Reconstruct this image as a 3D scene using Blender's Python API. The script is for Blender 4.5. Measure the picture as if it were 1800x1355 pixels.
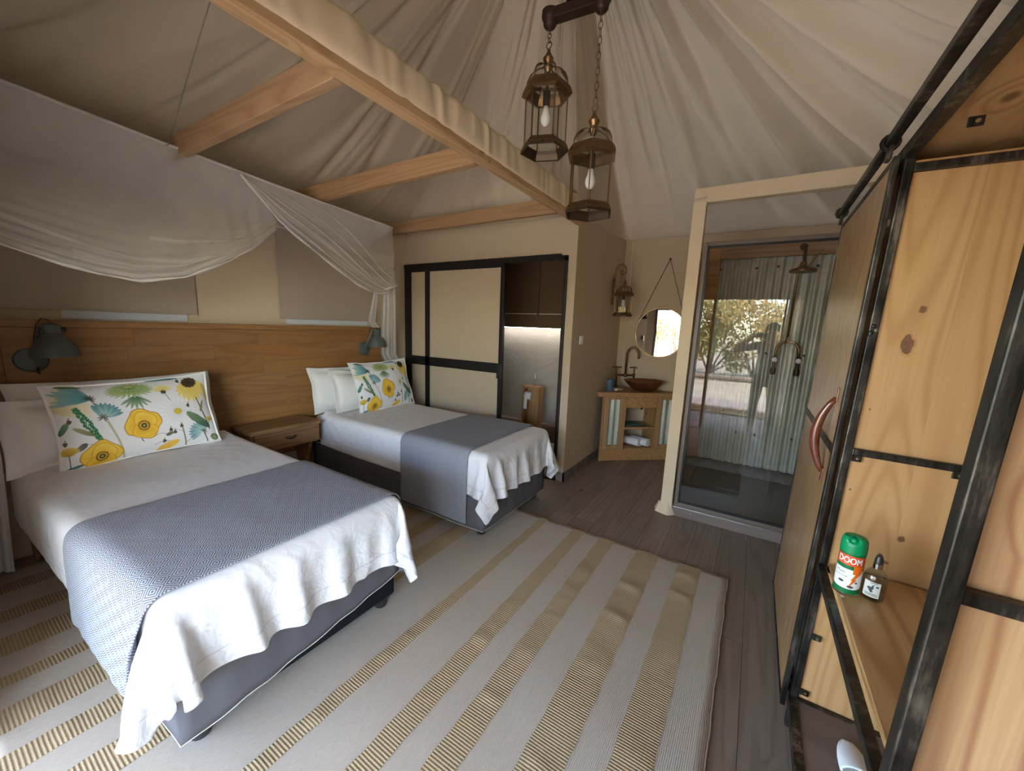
import bpy, bmesh, math, random
import numpy as np
from mathutils import Matrix, Vector, Euler
from math import sin, cos, pi, radians, sqrt, exp, atan2

for o in list(bpy.data.objects):
    bpy.data.objects.remove(o)
SC = bpy.context.scene
COL = SC.collection
R = random.Random(11)

# ------------------------------------------------------------------ camera
cd = bpy.data.cameras.new('camera')
cam = bpy.data.objects.new('camera', cd)
COL.objects.link(cam)
SC.camera = cam
cd.sensor_width = 36
cd.lens = 680.545 * 36 / 1800
cd.shift_x, cd.shift_y = 0.00143, 0.00888
cd.clip_start = 0.02
CX, CF = Vector((0.845294, 0.533075, 0.036179)), Vector((-0.519931, 0.836271, -0.174136))      # camera right and forward
CU = CX.cross(CF)
m = Matrix.Identity(4)
for i, v in enumerate((CX, CU, -CF)):
    m[0][i], m[1][i], m[2][i] = v
m[0][3], m[1][3], m[2][3] = 0, 0, 1.6
cam.matrix_world = m

# ------------------------------------------------------------------ world, sun, exposure
W = bpy.data.worlds.new('sky')
SC.world = W
W.use_nodes = True
wn = W.node_tree
sky = wn.nodes.new('ShaderNodeTexSky')
sky.sky_type = 'NISHITA'
sky.sun_disc = False
sky.sun_elevation = radians(41)
sky.sun_rotation = radians(78)
bg = wn.nodes['Background']
wn.links.new(sky.outputs[0], bg.inputs[0])
bg.inputs[1].default_value = 0.78
sl = bpy.data.lights.new('sun', 'SUN')
sl.energy = 8.5
sl.angle = radians(0.6)
sl.color = (1.0, 0.95, 0.87)
so = bpy.data.objects.new('sun', sl)
COL.objects.link(so)
so.rotation_euler = (radians(-49), 0, radians(-78))
pl = bpy.data.lights.new('doorway_portal', 'AREA')
pl.shape = 'RECTANGLE'
pl.size, pl.size_y = 2.6, 2.2
pl.cycles.is_portal = True
po = bpy.data.objects.new('doorway_portal', pl)
COL.objects.link(po)
po.location = (-1.0, -0.12, 1.1)
po.rotation_euler = (radians(90), 0, 0)
VS = SC.view_settings
VS.view_transform = 'Standard'
VS.look = 'None'
VS.gamma = 1
VS.use_curve_mapping = False
VS.exposure = 2.62
SC.cycles.use_denoising = True
SC.cycles.max_bounces = 14
SC.cycles.diffuse_bounces = 8
SC.cycles.transparent_max_bounces = 24

# ------------------------------------------------------------------ mesh helpers
class MB:
    def __init__(s):
        s.v, s.f, s.uv, s.sm = [], [], None, False
    def add(s, v, f):
        b = len(s.v)
        s.v += [tuple(p) for p in v]
        s.f += [tuple(i + b for i in q) for q in f]
        return s
    def box(s, x0, x1, y0, y1, z0, z1):
        return s.add([(x, y, z) for z in (z0, z1) for y in (y0, y1) for x in (x0, x1)],
                     [(0, 2, 3, 1), (4, 5, 7, 6), (0, 1, 5, 4), (2, 6, 7, 3), (0, 4, 6, 2), (1, 3, 7, 5)])
    def hexa(s, p):      # eight corners, bottom four then top four, both counter-clockwise
        return s.add(p, [(3, 2, 1, 0), (4, 5, 6, 7), (0, 1, 5, 4), (1, 2, 6, 5), (2, 3, 7, 6), (3, 0, 4, 7)])
    def bar(s, a, b, w, h=None, up=(0, 0, 1)):
        a, b = Vector(a), Vector(b)
        d = (b - a).normalized()
        u = Vector(up)
        if abs(d.dot(u)) > .95: u = Vector((0, 1, 0))
        x = d.cross(u).normalized() * w / 2
        y = x.cross(d).normalized() * (h or w) / 2
        return s.hexa([a - x - y, a + x - y, a + x + y, a - x + y, b - x - y, b + x - y, b + x + y, b - x + y])
    def tube(s, pts, r, n=8, closed=False):
        pts = [Vector(p) for p in pts]
        m = len(pts)
        rs = r if isinstance(r, (list, tuple)) else [r] * m
        d0 = (pts[1] - pts[0]).normalized()
        u = Vector((0, 0, 1)) if abs(d0.z) < .9 else Vector((1, 0, 0))
        u = (u - d0 * u.dot(d0)).normalized()
        V = []
        for i in range(m):
            if closed: d = pts[(i + 1) % m] - pts[i - 1]
            else: d = pts[min(i + 1, m - 1)] - pts[max(i - 1, 0)]
            d = d.normalized()
            u = (u - d * u.dot(d)).normalized()
            w = d.cross(u)
            V += [pts[i] + (u * cos(2 * pi * k / n) + w * sin(2 * pi * k / n)) * rs[i] for k in range(n)]
        F = []
        for i in range(m if closed else m - 1):
            j = (i + 1) % m
            F += [(i * n + k, i * n + (k + 1) % n, j * n + (k + 1) % n, j * n + k) for k in range(n)]
        if not closed:
            F += [tuple(range(n))[::-1], tuple((m - 1) * n + k for k in range(n))]
        return s.add(V, F)
    def lathe(s, prof, n=24, at=(0, 0, 0), M=None, ph=0):
        V, F = [], []
        for r, z in prof:
            for k in range(n):
                a = 2 * pi * k / n + ph
                p = Vector((r * cos(a), r * sin(a), z))
                if M: p = M @ p
                V.append(p + Vector(at))
        for i in range(len(prof) - 1):
            F += [(i * n + k, i * n + (k + 1) % n, (i + 1) * n + (k + 1) % n, (i + 1) * n + k) for k in range(n)]
        if prof[0][0] > 1e-4: F.append(tuple(range(n))[::-1])
        if prof[-1][0] > 1e-4: F.append(tuple((len(prof) - 1) * n + k for k in range(n)))
        return s.add(V, F)
    def grid(s, fn, nu, nv, uv=True):
        V = [fn(i / nu, j / nv) for j in range(nv + 1) for i in range(nu + 1)]
        F = [(j * (nu + 1) + i, j * (nu + 1) + i + 1, (j + 1) * (nu + 1) + i + 1, (j + 1) * (nu + 1) + i)
             for j in range(nv) for i in range(nu)]
        if uv and not s.v: s.uv = [(i / nu, j / nv) for j in range(nv + 1) for i in range(nu + 1)]
        return s.add(V, F)
    def ball(s, c, r, n=12, sc=(1, 1, 1)):
        k = n // 2
        return s.lathe([(r * sin(pi * i / k) + 1e-5, -r * cos(pi * i / k)) for i in range(k + 1)], n, c,
                       Matrix.Diagonal(Vector(sc)).to_3x3())

WORLD = {}
def origin(o):
    return WORLD.get(o.name, Vector((0, 0, 0)))

def thing(name, label, cat, loc=(0, 0, 0), group=None, rot=None):
    o = bpy.data.objects.new(name, None)
    COL.objects.link(o)
    o.empty_display_size = .1
    o.location = loc
    if rot: o.rotation_euler = rot
    WORLD[o.name] = Vector(loc)
    o['label'] = label
    o['category'] = cat
    if group: o['group'] = group
    return o

def obj(name, mb, mat, parent=None, smooth=False, bevel=0, sub=0, local=False, solid=0, label=None, auto=None):
    """one mesh object; vertices are given in room coordinates unless local"""
    V = [Vector(p) for p in mb.v]
    if parent is not None:
        O = Vector((0, 0, 0)) if local else origin(parent)
        loc = Vector((0, 0, 0))
    else:
        xs, ys, zs = zip(*[(p.x, p.y, p.z) for p in V])
        O = Vector(((min(xs) + max(xs)) / 2, (min(ys) + max(ys)) / 2, min(zs)))
        loc = O
    me = bpy.data.meshes.new(name)
    me.from_pydata([tuple(p - O) for p in V], [], mb.f)
    if mb.uv:
        l = me.uv_layers.new(name='UVMap')
        vi = np.zeros(len(me.loops), dtype=np.int32)
        me.loops.foreach_get('vertex_index', vi)
        l.data.foreach_set('uv', np.array(mb.uv, dtype=np.float32)[vi].ravel())
    me.materials.append(mat)
    if smooth or sub or auto:
        me.polygons.foreach_set('use_smooth', [True] * len(me.polygons))
    if auto:
        me.set_sharp_from_angle(angle=radians(auto))
    o = bpy.data.objects.new(name, me)
    COL.objects.link(o)
    o.location = loc
    WORLD[o.name] = O
    if parent is not None: o.parent = parent
    if solid:
        q = o.modifiers.new('solid', 'SOLIDIFY'); q.thickness = solid; q.offset = 0
    if bevel:
        q = o.modifiers.new('bevel', 'BEVEL'); q.width = bevel; q.segments = 2; q.limit_method = 'ANGLE'
        q.harden_normals = False
    if sub:
        q = o.modifiers.new('sub', 'SUBSURF'); q.levels = q.render_levels = sub
    if label: o['label'] = label
    return o

def tag(o, label, cat, group=None):
    o['label'] = label; o['category'] = cat
    if group: o['group'] = group
    return o

def struct(name, mb, mat, **k):
    o = obj(name, mb, mat, **k)
    o['kind'] = 'structure'
    return o

def piece(mesh, name, parent, loc, rot=None, scale=None):
    o = bpy.data.objects.new(name, mesh)
    COL.objects.link(o)
    o.parent = parent
    o.location = loc
    if rot: o.rotation_euler = rot
    if scale: o.scale = scale
    return o

def lerp(a, b, t): return a + (b - a) * t
def interp(x, xs, ys): return float(np.interp(x, xs, ys))

# ------------------------------------------------------------------ materials
def mat_new(name):
    m = bpy.data.materials.new(name)
    m.use_nodes = True
    return m, m.node_tree, m.node_tree.nodes['Principled BSDF']
def nd(nt, typ, ins=None, **props):
    n = nt.nodes.new('ShaderNode' + typ)
    for k, v in props.items(): setattr(n, k, v)
    for k, v in (ins or {}).items():
        if isinstance(v, bpy.types.NodeSocket): nt.links.new(v, n.inputs[k])
        else: n.inputs[k].default_value = v
    return n
def mth(nt, op, a, b=None, c=None):
    ins = {0: a}
    if b is not None: ins[1] = b
    if c is not None: ins[2] = c
    return nd(nt, 'Math', ins, operation=op).outputs[0]
def ramp(nt, fac, stops):
    n = nd(nt, 'ValToRGB', {0: fac})
    e = n.color_ramp.elements
    while len(e) < len(stops): e.new(.5)
    for q, (p, c) in zip(e, stops):
        q.position = p
        q.color = (*c, 1) if len(c) == 3 else c
    return n.outputs[0]
def mix(nt, fac, a, b, bt='MIX'):
    n = nd(nt, 'Mix', data_type='RGBA', blend_type=bt)
    for k, v in ((0, fac), (6, a), (7, b)):
        if isinstance(v, bpy.types.NodeSocket): nt.links.new(v, n.inputs[k])
        else: n.inputs[k].default_value = v if k == 0 else ((*v, 1) if len(v) == 3 else v)
    return n.outputs[2]
def bump(nt, b, h, strength=.3, dist=.01):
    n = nd(nt, 'Bump', {'Height': h, 'Strength': strength, 'Distance': dist})
    nt.links.new(n.outputs[0], b.inputs['Normal'])
def objvec(nt, scale=(1, 1, 1), rnd=True):
    tc = nd(nt, 'TexCoord')
    v = tc.outputs['Object']
    if rnd:
        oi = nd(nt, 'ObjectInfo')
        r = mth(nt, 'MULTIPLY', oi.outputs['Random'], 37.0)
        v = nd(nt, 'VectorMath', {0: v, 1: nd(nt, 'CombineXYZ', {0: r, 1: r, 2: r}).outputs[0]}, operation='ADD').outputs[0]
    return nd(nt, 'VectorMath', {0: v, 1: scale}, operation='MULTIPLY').outputs[0]

def plain(name, col, rough=.6, metal=0, spec=.5, noise=0, nscale=20, bmp=0, bscale=200):
    m, nt, b = mat_new(name)
    b.inputs['Base Color'].default_value = (*col, 1)
    b.inputs['Roughness'].default_value = rough
    b.inputs['Metallic'].default_value = metal
    b.inputs['Specular IOR Level'].default_value = spec
    if noise:
        f = nd(nt, 'TexNoise', {'Vector': objvec(nt), 'Scale': nscale, 'Detail': 5}).outputs[0]
        c = mix(nt, f, tuple(x * (1 - noise) for x in col), tuple(min(1, x * (1 + noise)) for x in col))
        nt.links.new(c, b.inputs['Base Color'])
        nt.links.new(mth(nt, 'MULTIPLY_ADD', f, .3, rough - .15), b.inputs['Roughness'])
    if bmp:
        bump(nt, b, nd(nt, 'TexNoise', {'Vector': objvec(nt), 'Scale': bscale, 'Detail': 3}).outputs[0], bmp, .004)
    return m

def wood(name, c0, c1, c2, axis=2, freq=3.2, rings=26, rough=.5, knot=True, knotcol=(.1, .045, .02), contrast=1.0, vary=.18, spec=.4, st=.13):
    """boards: long grain along the axis, cathedral rings from a stretched noise, sparse knots"""
    m, nt, b = mat_new(name)
    s = [1, 1, 1]; s[axis] = st
    v = objvec(nt, tuple(s))
    f = [1, 1, 1]; f[axis] = .02
    vf = objvec(nt, tuple(f))
    n1 = nd(nt, 'TexNoise', {'Vector': v, 'Scale': freq, 'Detail': 1.5, 'Roughness': .45, 'Distortion': .15}).outputs[0]
    h = n1
    if knot:
        k = [1, 1, 1]; k[axis] = .55
        vk = objvec(nt, tuple(k))
        vo = nd(nt, 'TexVoronoi', {'Vector': vk, 'Scale': 3.4, 'Randomness': 1})
        d = vo.outputs['Distance']
        pick = mth(nt, 'GREATER_THAN', nd(nt, 'SeparateColor', {0: vo.outputs['Color']}).outputs[0], .5)
        halo = mth(nt, 'MULTIPLY', mth(nt, 'SMOOTH_MIN', mth(nt, 'MAXIMUM', mth(nt, 'MULTIPLY_ADD', d, -4.5, 1), 0), 1, .1), pick)
        h = mth(nt, 'MULTIPLY_ADD', halo, .16, n1)
    rg = mth(nt, 'MULTIPLY_ADD', mth(nt, 'SINE', mth(nt, 'MULTIPLY', h, rings * 2)), .5, .5)
    rg = mth(nt, 'POWER', rg, 2.2)
    fib = nd(nt, 'TexNoise', {'Vector': vf, 'Scale': 160, 'Detail': 4, 'Roughness': .6}).outputs[0]
    big = nd(nt, 'TexNoise', {'Vector': v, 'Scale': 1.3, 'Detail': 2}).outputs[0]
    base = ramp(nt, big, [(.3, c0), (.7, c1)])
    col = mix(nt, mth(nt, 'MULTIPLY', rg, .75 * contrast), base, c2)
    col = mix(nt, mth(nt, 'MULTIPLY', mth(nt, 'SUBTRACT', fib, .35), .9 * contrast), col, c2)
    if knot:
        core = mth(nt, 'MULTIPLY', mth(nt, 'MINIMUM', mth(nt, 'MAXIMUM', mth(nt, 'MULTIPLY_ADD', d, -14, 1.0), 0), 1), pick)
        core = mth(nt, 'MINIMUM', mth(nt, 'MULTIPLY', core, 2.4), .9)
        col = mix(nt, core, col, knotcol)
    if vary:
        rv = nd(nt, 'ObjectInfo').outputs['Random']
        hs = nd(nt, 'HueSaturation', {'Color': col, 'Value': mth(nt, 'MULTIPLY_ADD', rv, 2 * vary, 1 - vary), 'Saturation': mth(nt, 'MULTIPLY_ADD', rv, 1.2 * vary, 1 - .6 * vary)})
        col = hs.outputs[0]
    nt.links.new(col, b.inputs['Base Color'])
    b.inputs['Roughness'].default_value = rough
    b.inputs['Specular IOR Level'].default_value = spec
    bump(nt, b, mth(nt, 'MULTIPLY_ADD', rg, -.25, fib), .12, .003)
    return m

def canvas(name, col, weave=900, wr=.35, rough=.85, through=0):
    m, nt, b = mat_new(name)
    v = objvec(nt, rnd=False)
    n = nd(nt, 'TexNoise', {'Vector': v, 'Scale': 2.2, 'Detail': 5, 'Roughness': .55, 'Distortion': .6}).outputs[0]
    w = nd(nt, 'TexNoise', {'Vector': v, 'Scale': weave, 'Detail': 2}).outputs[0]
    c = mix(nt, n, tuple(x * .93 for x in col), tuple(min(1, x * 1.06) for x in col))
    nt.links.new(c, b.inputs['Base Color'])
    b.inputs['Roughness'].default_value = rough
    b.inputs['Specular IOR Level'].default_value = .15
    bump(nt, b, mth(nt, 'MULTIPLY_ADD', w, .04, n), wr, .03)
    if through:      # a little daylight soaks through the cloth
        tl = nd(nt, 'BsdfTranslucent', {0: c})
        mx = nd(nt, 'MixShader', {0: through, 1: b.outputs[0], 2: tl.outputs[0]})
        nt.links.new(mx.outputs[0], nt.nodes['Material Output'].inputs[0])
    return m

M = {}
M['canvas'] = canvas('tan_canvas', (.54, .44, .315), wr=.55)
M['bath_canvas'] = canvas('grey_bath_lining', (.44, .41, .36), wr=.9)
M['canvas_light'] = canvas('cream_canvas', (.74, .60, .42), wr=.2)
M['roof'] = canvas('roof_lining', (.55, .47, .355), wr=.5, through=.0062)
M['dark_canvas'] = canvas('taupe_blind', (.36, .295, .235), wr=.08)
M['bath_panel'] = plain('brown_laminate', (.115, .068, .038), .45, noise=.12, nscale=6)
M['pine_v'] = wood('honey_pine_upright', (.51, .285, .115), (.59, .365, .17), (.40, .20, .07), 2, 2.6, 70, .42, contrast=.85, vary=.05)
M['pine_pink'] = wood('pink_streaked_pine', (.56, .34, .16), (.64, .44, .25), (.38, .17, .08), 2, 6, 50, .45, contrast=1.1, st=.06, vary=.05)
M['pine_y'] = wood('honey_pine_shelf', (.46, .27, .11), (.52, .33, .15), (.30, .14, .05), 1, 2.6, 50, .3, vary=.06)
M['pine_door'] = wood('varnished_pine_door', (.44, .26, .105), (.52, .33, .15), (.27, .125, .04), 2, 8, 40, .28, knot=False, spec=.6)
M['pine_head'] = wood('headboard_pine', (.25, .125, .045), (.30, .16, .06), (.18, .083, .027), 1, 4.5, 40, .5, vary=.06, contrast=.6, st=.07)
M['pine_night'] = wood('nightstand_pine', (.28, .14, .052), (.34, .18, .07), (.17, .075, .024), 1, 5, 22, .5, vary=.08)
M['pine_joist'] = wood('raw_pine_joist', (.40, .245, .125), (.46, .29, .155), (.29, .155, .065), 0, 5, 40, .6, vary=.06, st=.06, contrast=.7)
M['pine_beam'] = wood('raw_pine_beam', (.47, .30, .15), (.54, .36, .19), (.34, .18, .075), 1, 5, 40, .6, vary=.04, st=.06, contrast=.7)
M['teak_x'] = wood('vanity_wood', (.40, .22, .095), (.48, .28, .13), (.27, .13, .05), 0, 5, 40, .5, vary=.06, contrast=.65, st=.05)
M['teak_z'] = wood('vanity_wood_upright', (.38, .21, .09), (.46, .27, .125), (.26, .125, .05), 2, 5, 40, .5, vary=.06, contrast=.65, st=.05)
M['header'] = wood('shower_header_wood', (.42, .24, .12), (.50, .30, .15), (.30, .15, .06), 0, 4, 20, .6, knot=False)
M['plank'] = wood('grey_brown_vinyl_plank', (.23, .175, .13), (.29, .23, .175), (.145, .105, .075), 1, 7, 30, .42, vary=.10, knotcol=(.07, .05, .04), contrast=.6, st=.045)
M['deck'] = wood('weathered_deck_board', (.36, .28, .25), (.44, .36, .32), (.26, .20, .17), 1, 5, 12, .7, knot=False)
M['white_cotton'] = plain('white_cotton', (.76, .76, .76), .8, spec=.2, bmp=.25, bscale=14)
M['pillow_cotton'] = plain('pillow_cotton', (.74, .73, .70), .8, spec=.2, bmp=.3, bscale=11)
M['fitted_sheet'] = plain('fitted_sheet', (.70, .69, .66), .85, spec=.2, bmp=.3, bscale=9)
M['skirt'] = plain('grey_bed_skirt', (.115, .11, .12), .85, spec=.2, bmp=.25, bscale=7)
M['skirt_dark'] = plain('navy_bed_base', (.075, .075, .095), .85, spec=.2, bmp=.2, bscale=9)
M['bed_black'] = plain('black_underlining', (.012, .012, .016), .9, spec=.1)
M['black'] = plain('black_aluminium', (.014, .012, .012), .4, spec=.4)
M['black_plastic'] = plain('black_plastic', (.02, .02, .022), .35)
M['bronze_frame'] = plain('brown_aluminium', (.15, .115, .09), .4, spec=.5)
M['sill'] = wood('sill_laminate', (.19, .145, .125), (.23, .18, .155), (.12, .09, .08), 0, 4, 10, .4, knot=False, vary=0)
M['alu'] = plain('bright_aluminium', (.75, .75, .76), .25, 1)
M['bronze'] = plain('antique_bronze', (.22, .13, .06), .38, .85, noise=.45, nscale=30)
M['bronze_dark'] = plain('dark_bronze', (.07, .045, .028), .45, .7, noise=.3, nscale=25)
M['gold_bronze'] = plain('gilded_bronze', (.25, .15, .07), .36, .9, noise=.4, nscale=40)
M['copper'] = plain('aged_copper', (.26, .115, .055), .35, .85, noise=.45, nscale=18)
M['chrome'] = plain('chrome', (.7, .7, .7), .12, 1)
M['mirror'] = plain('mirror_silver', (.9, .9, .9), .01, 1)
M['leather'] = plain('brown_leather_strap', (.11, .055, .03), .6, noise=.2)
M['lampgrey'] = plain('blue_grey_enamel', (.075, .092, .085), .55, noise=.15, nscale=15)
M['piping'] = plain('cream_piping', (.66, .64, .56), .8)
M['white_plastic'] = plain('white_plastic', (.75, .74, .70), .4)
M['bulb'] = plain('frosted_bulb', (.82, .80, .76), .3)
M['handle_wood'] = plain('polished_red_brown_handle', (.14, .035, .015), .15, noise=.3, nscale=12, spec=.8)
M['blue_tumbler'] = plain('blue_glazed_tumbler', (.06, .115, .18), .35)
M['towel'] = plain('white_terry', (.82, .82, .84), .95, spec=.1, bmp=.6, bscale=260)
M['paper'] = plain('toilet_paper', (.8, .78, .74), .9, spec=.1)
M['rope'] = plain('net_cord', (.30, .27, .21), .9)
M['leaflet'] = plain('green_leaflet', (.07, .17, .13), .6, noise=.6, nscale=40)
M['shower_floor'] = plain('wet_grey_shower_tray', (.16, .15, .135), .35, noise=.35, nscale=18, bmp=.4, bscale=60)
M['bath_mat'] = plain('dark_slatted_mat', (.11, .095, .075), .6, noise=.3, nscale=50)
M['green_can'] = plain('green_can_enamel', (.0, .145, .045), .3, spec=.6)
M['green_cap'] = plain('green_plastic_cap', (.0, .26, .095), .35)
M['red_print'] = plain('red_print', (.72, .09, .025), .35)
M['orange_print'] = plain('orange_print', (.85, .16, .01), .35)
M['white_print'] = plain('white_print', (.82, .84, .86), .35)
M['dark_print'] = plain('dark_print', (.03, .05, .05), .4)
M['label_paper'] = plain('silver_label', (.55, .55, .52), .4)
M['slipper'] = plain('white_slipper_fabric', (.78, .82, .86), .8, spec=.2)
M['slipper_sole'] = plain('pale_slipper_sole', (.62, .63, .60), .8)
M['ground'] = plain('dry_sandy_ground', (.40, .335, .245), .95, spec=.1, noise=.3, nscale=1.2, bmp=.5, bscale=6)
M['bark'] = plain('grey_bark', (.20, .15, .11), .9, noise=.3)
M['skin'] = plain('skin', (.45, .27, .19), .5)
M['shirt'] = plain('pale_shirt', (.62, .66, .72), .85)
M['trousers'] = plain('dark_trousers', (.06, .06, .065), .85)
M['hair'] = plain('dark_hair', (.03, .022, .018), .6)

def thin_glass(name, ior=1.5, tint=(1, 1, 1)):
    m, nt, b = mat_new(name)
    nt.nodes.remove(b)
    out = nt.nodes['Material Output']
    fr = nd(nt, 'Fresnel', {'IOR': ior})
    tr = nd(nt, 'BsdfTransparent', {0: (*tint, 1)})
    gl = nd(nt, 'BsdfGlossy', {'Roughness': 0.0})
    front = mth(nt, 'SUBTRACT', 1, nd(nt, 'NewGeometry').outputs['Backfacing'])
    f = mth(nt, 'MINIMUM', mth(nt, 'MULTIPLY', mth(nt, 'MULTIPLY', fr.outputs[0], 1.9), front), 1)
    mx = nd(nt, 'MixShader', {0: f, 1: tr.outputs[0], 2: gl.outputs[0]})
    nt.links.new(mx.outputs[0], out.inputs[0])
    return m
M['glass'] = thin_glass('clear_glass')
M['lantern_glass'] = thin_glass('lantern_glass', 1.35, (.93, .94, .93))

def gauze(name, alpha, col=(.74, .72, .69)):
    m, nt, b = mat_new(name)
    nt.nodes.remove(b)
    out = nt.nodes['Material Output']
    df = nd(nt, 'BsdfDiffuse', {0: (*col, 1)})
    tl = nd(nt, 'BsdfTranslucent', {0: (*col, 1)})
    a = nd(nt, 'MixShader', {0: .35, 1: df.outputs[0], 2: tl.outputs[0]})
    tr = nd(nt, 'BsdfTransparent')
    w = nd(nt, 'TexNoise', {'Vector': objvec(nt, rnd=False), 'Scale': 4, 'Detail': 3}).outputs[0]
    mx = nd(nt, 'MixShader', {0: mth(nt, 'MULTIPLY_ADD', w, .2, alpha - .1), 1: tr.outputs[0], 2: a.outputs[0]})
    nt.links.new(mx.outputs[0], out.inputs[0])
    return m
M['gauze'] = gauze('white_net_gauze', .40)
M['gauze_dense'] = gauze('gathered_net_gauze', .86, (.76, .74, .71))
M['gauze_top'] = gauze('net_canopy_gauze', .85, (.80, .78, .75))
M['screen'] = canvas('window_screen_cloth', (.62, .64, .66), wr=.1, through=.05)

def emit(name, col, s):
    m, nt, b = mat_new(name)
    b.inputs['Emission Color'].default_value = (*col, 1)
    b.inputs['Emission Strength'].default_value = s
    return m
M['led'] = emit('led_strip_light', (1, .95, .87), 5)

def steel_mat():
    m, nt, b = mat_new('raw_black_steel')
    v = objvec(nt, (1, 1, .12))
    n = nd(nt, 'TexNoise', {'Vector': v, 'Scale': 38, 'Detail': 6, 'Roughness': .7}).outputs[0]
    n2 = nd(nt, 'TexNoise', {'Vector': objvec(nt), 'Scale': 7, 'Detail': 4}).outputs[0]
    f = mth(nt, 'MULTIPLY_ADD', n2, .8, mth(nt, 'SUBTRACT', n, .42))
    c = ramp(nt, f, [(.34, (.018, .016, .014)), (.55, (.06, .054, .046)), (.72, (.22, .19, .155))])
    nt.links.new(c, b.inputs['Base Color'])
    b.inputs['Metallic'].default_value = .75
    nt.links.new(mth(nt, 'MULTIPLY_ADD', n, .3, .28), b.inputs['Roughness'])
    return m
M['steel'] = steel_mat()

def tin_mat():
    m, nt, b = mat_new('galvanised_corrugated_tin')
    v = objvec(nt, (1, 1, .35))
    n = nd(nt, 'TexNoise', {'Vector': v, 'Scale': 9, 'Detail': 6, 'Roughness': .65}).outputs[0]
    c = ramp(nt, n, [(.3, (.33, .345, .29)), (.55, (.46, .48, .41)), (.75, (.56, .57, .49))])
    nt.links.new(c, b.inputs['Base Color'])
    b.inputs['Metallic'].default_value = .25
    b.inputs['Roughness'].default_value = .42
    return m
M['tin'] = tin_mat()

def throw_mat(name, warm):
    """woven concentric diamonds, white on blue-grey; UV in metres"""
    m, nt, b = mat_new(name)
    uv = nd(nt, 'TexCoord').outputs['UV']
    sp = nd(nt, 'SeparateXYZ', {0: uv})
    a, c = .060, .084
    def fold(x, p):
        t = mth(nt, 'FRACT', mth(nt, 'DIVIDE', x, p))
        return mth(nt, 'ABSOLUTE', mth(nt, 'SUBTRACT', t, .5))
    u, v = fold(sp.outputs[0], a), fold(sp.outputs[1], c)
    d = mth(nt, 'ADD', u, v)
    s = mth(nt, 'SINE', mth(nt, 'MULTIPLY', d, 2 * pi * 6.0))
    fac = mth(nt, 'MULTIPLY_ADD', mth(nt, 'MINIMUM', mth(nt, 'MAXIMUM', mth(nt, 'MULTIPLY', s, 2.2), -1), 1), .5, .5)
    col = mix(nt, fac, (.07, .085, .13), warm)
    w = nd(nt, 'TexNoise', {'Vector': uv, 'Scale': 420, 'Detail': 2}).outputs[0]
    col = mix(nt, mth(nt, 'MULTIPLY', w, .35), col, (.25, .27, .31))
    nt.links.new(col, b.inputs['Base Color'])
    b.inputs['Roughness'].default_value = .9
    b.inputs['Specular IOR Level'].default_value = .1
    bump(nt, b, mth(nt, 'MULTIPLY_ADD', fac, .5, w), .35, .003)
    return m
M['throw'] = throw_mat('diamond_weave_throw', (.49, .505, .535))

def duvet_mat():
    """white percale; UV.x holds the distance from the free hem in metres"""
    m, nt, b = mat_new('white_percale_duvet')
    uv = nd(nt, 'TexCoord').outputs['UV']
    d = nd(nt, 'SeparateXYZ', {0: uv}).outputs[0]
    ln = mth(nt, 'MAXIMUM', mth(nt, 'MULTIPLY_ADD', mth(nt, 'ABSOLUTE', mth(nt, 'SUBTRACT', d, .072)), -260, 1), 0)
    v = objvec(nt, rnd=False)
    n = nd(nt, 'TexNoise', {'Vector': v, 'Scale': 5, 'Detail': 3, 'Roughness': .45, 'Distortion': 1.4}).outputs[0]
    n2 = nd(nt, 'TexNoise', {'Vector': v, 'Scale': 13, 'Detail': 2, 'Distortion': 1.5}).outputs[0]
    drop = mth(nt, 'MINIMUM', mth(nt, 'MAXIMUM', mth(nt, 'MULTIPLY_ADD', d, -2.2, 1), .12), 1)
    h = mth(nt, 'MULTIPLY', mth(nt, 'MULTIPLY_ADD', n2, .3, n), drop)
    col = mix(nt, ln, (.77, .77, .78), (.58, .58, .59))
    nt.links.new(col, b.inputs['Base Color'])
    b.inputs['Roughness'].default_value = .8
    b.inputs['Specular IOR Level'].default_value = .2
    bump(nt, b, mth(nt, 'MULTIPLY_ADD', ln, -.04, h), .7, .04)
    return m
M['duvet'] = duvet_mat()

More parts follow.
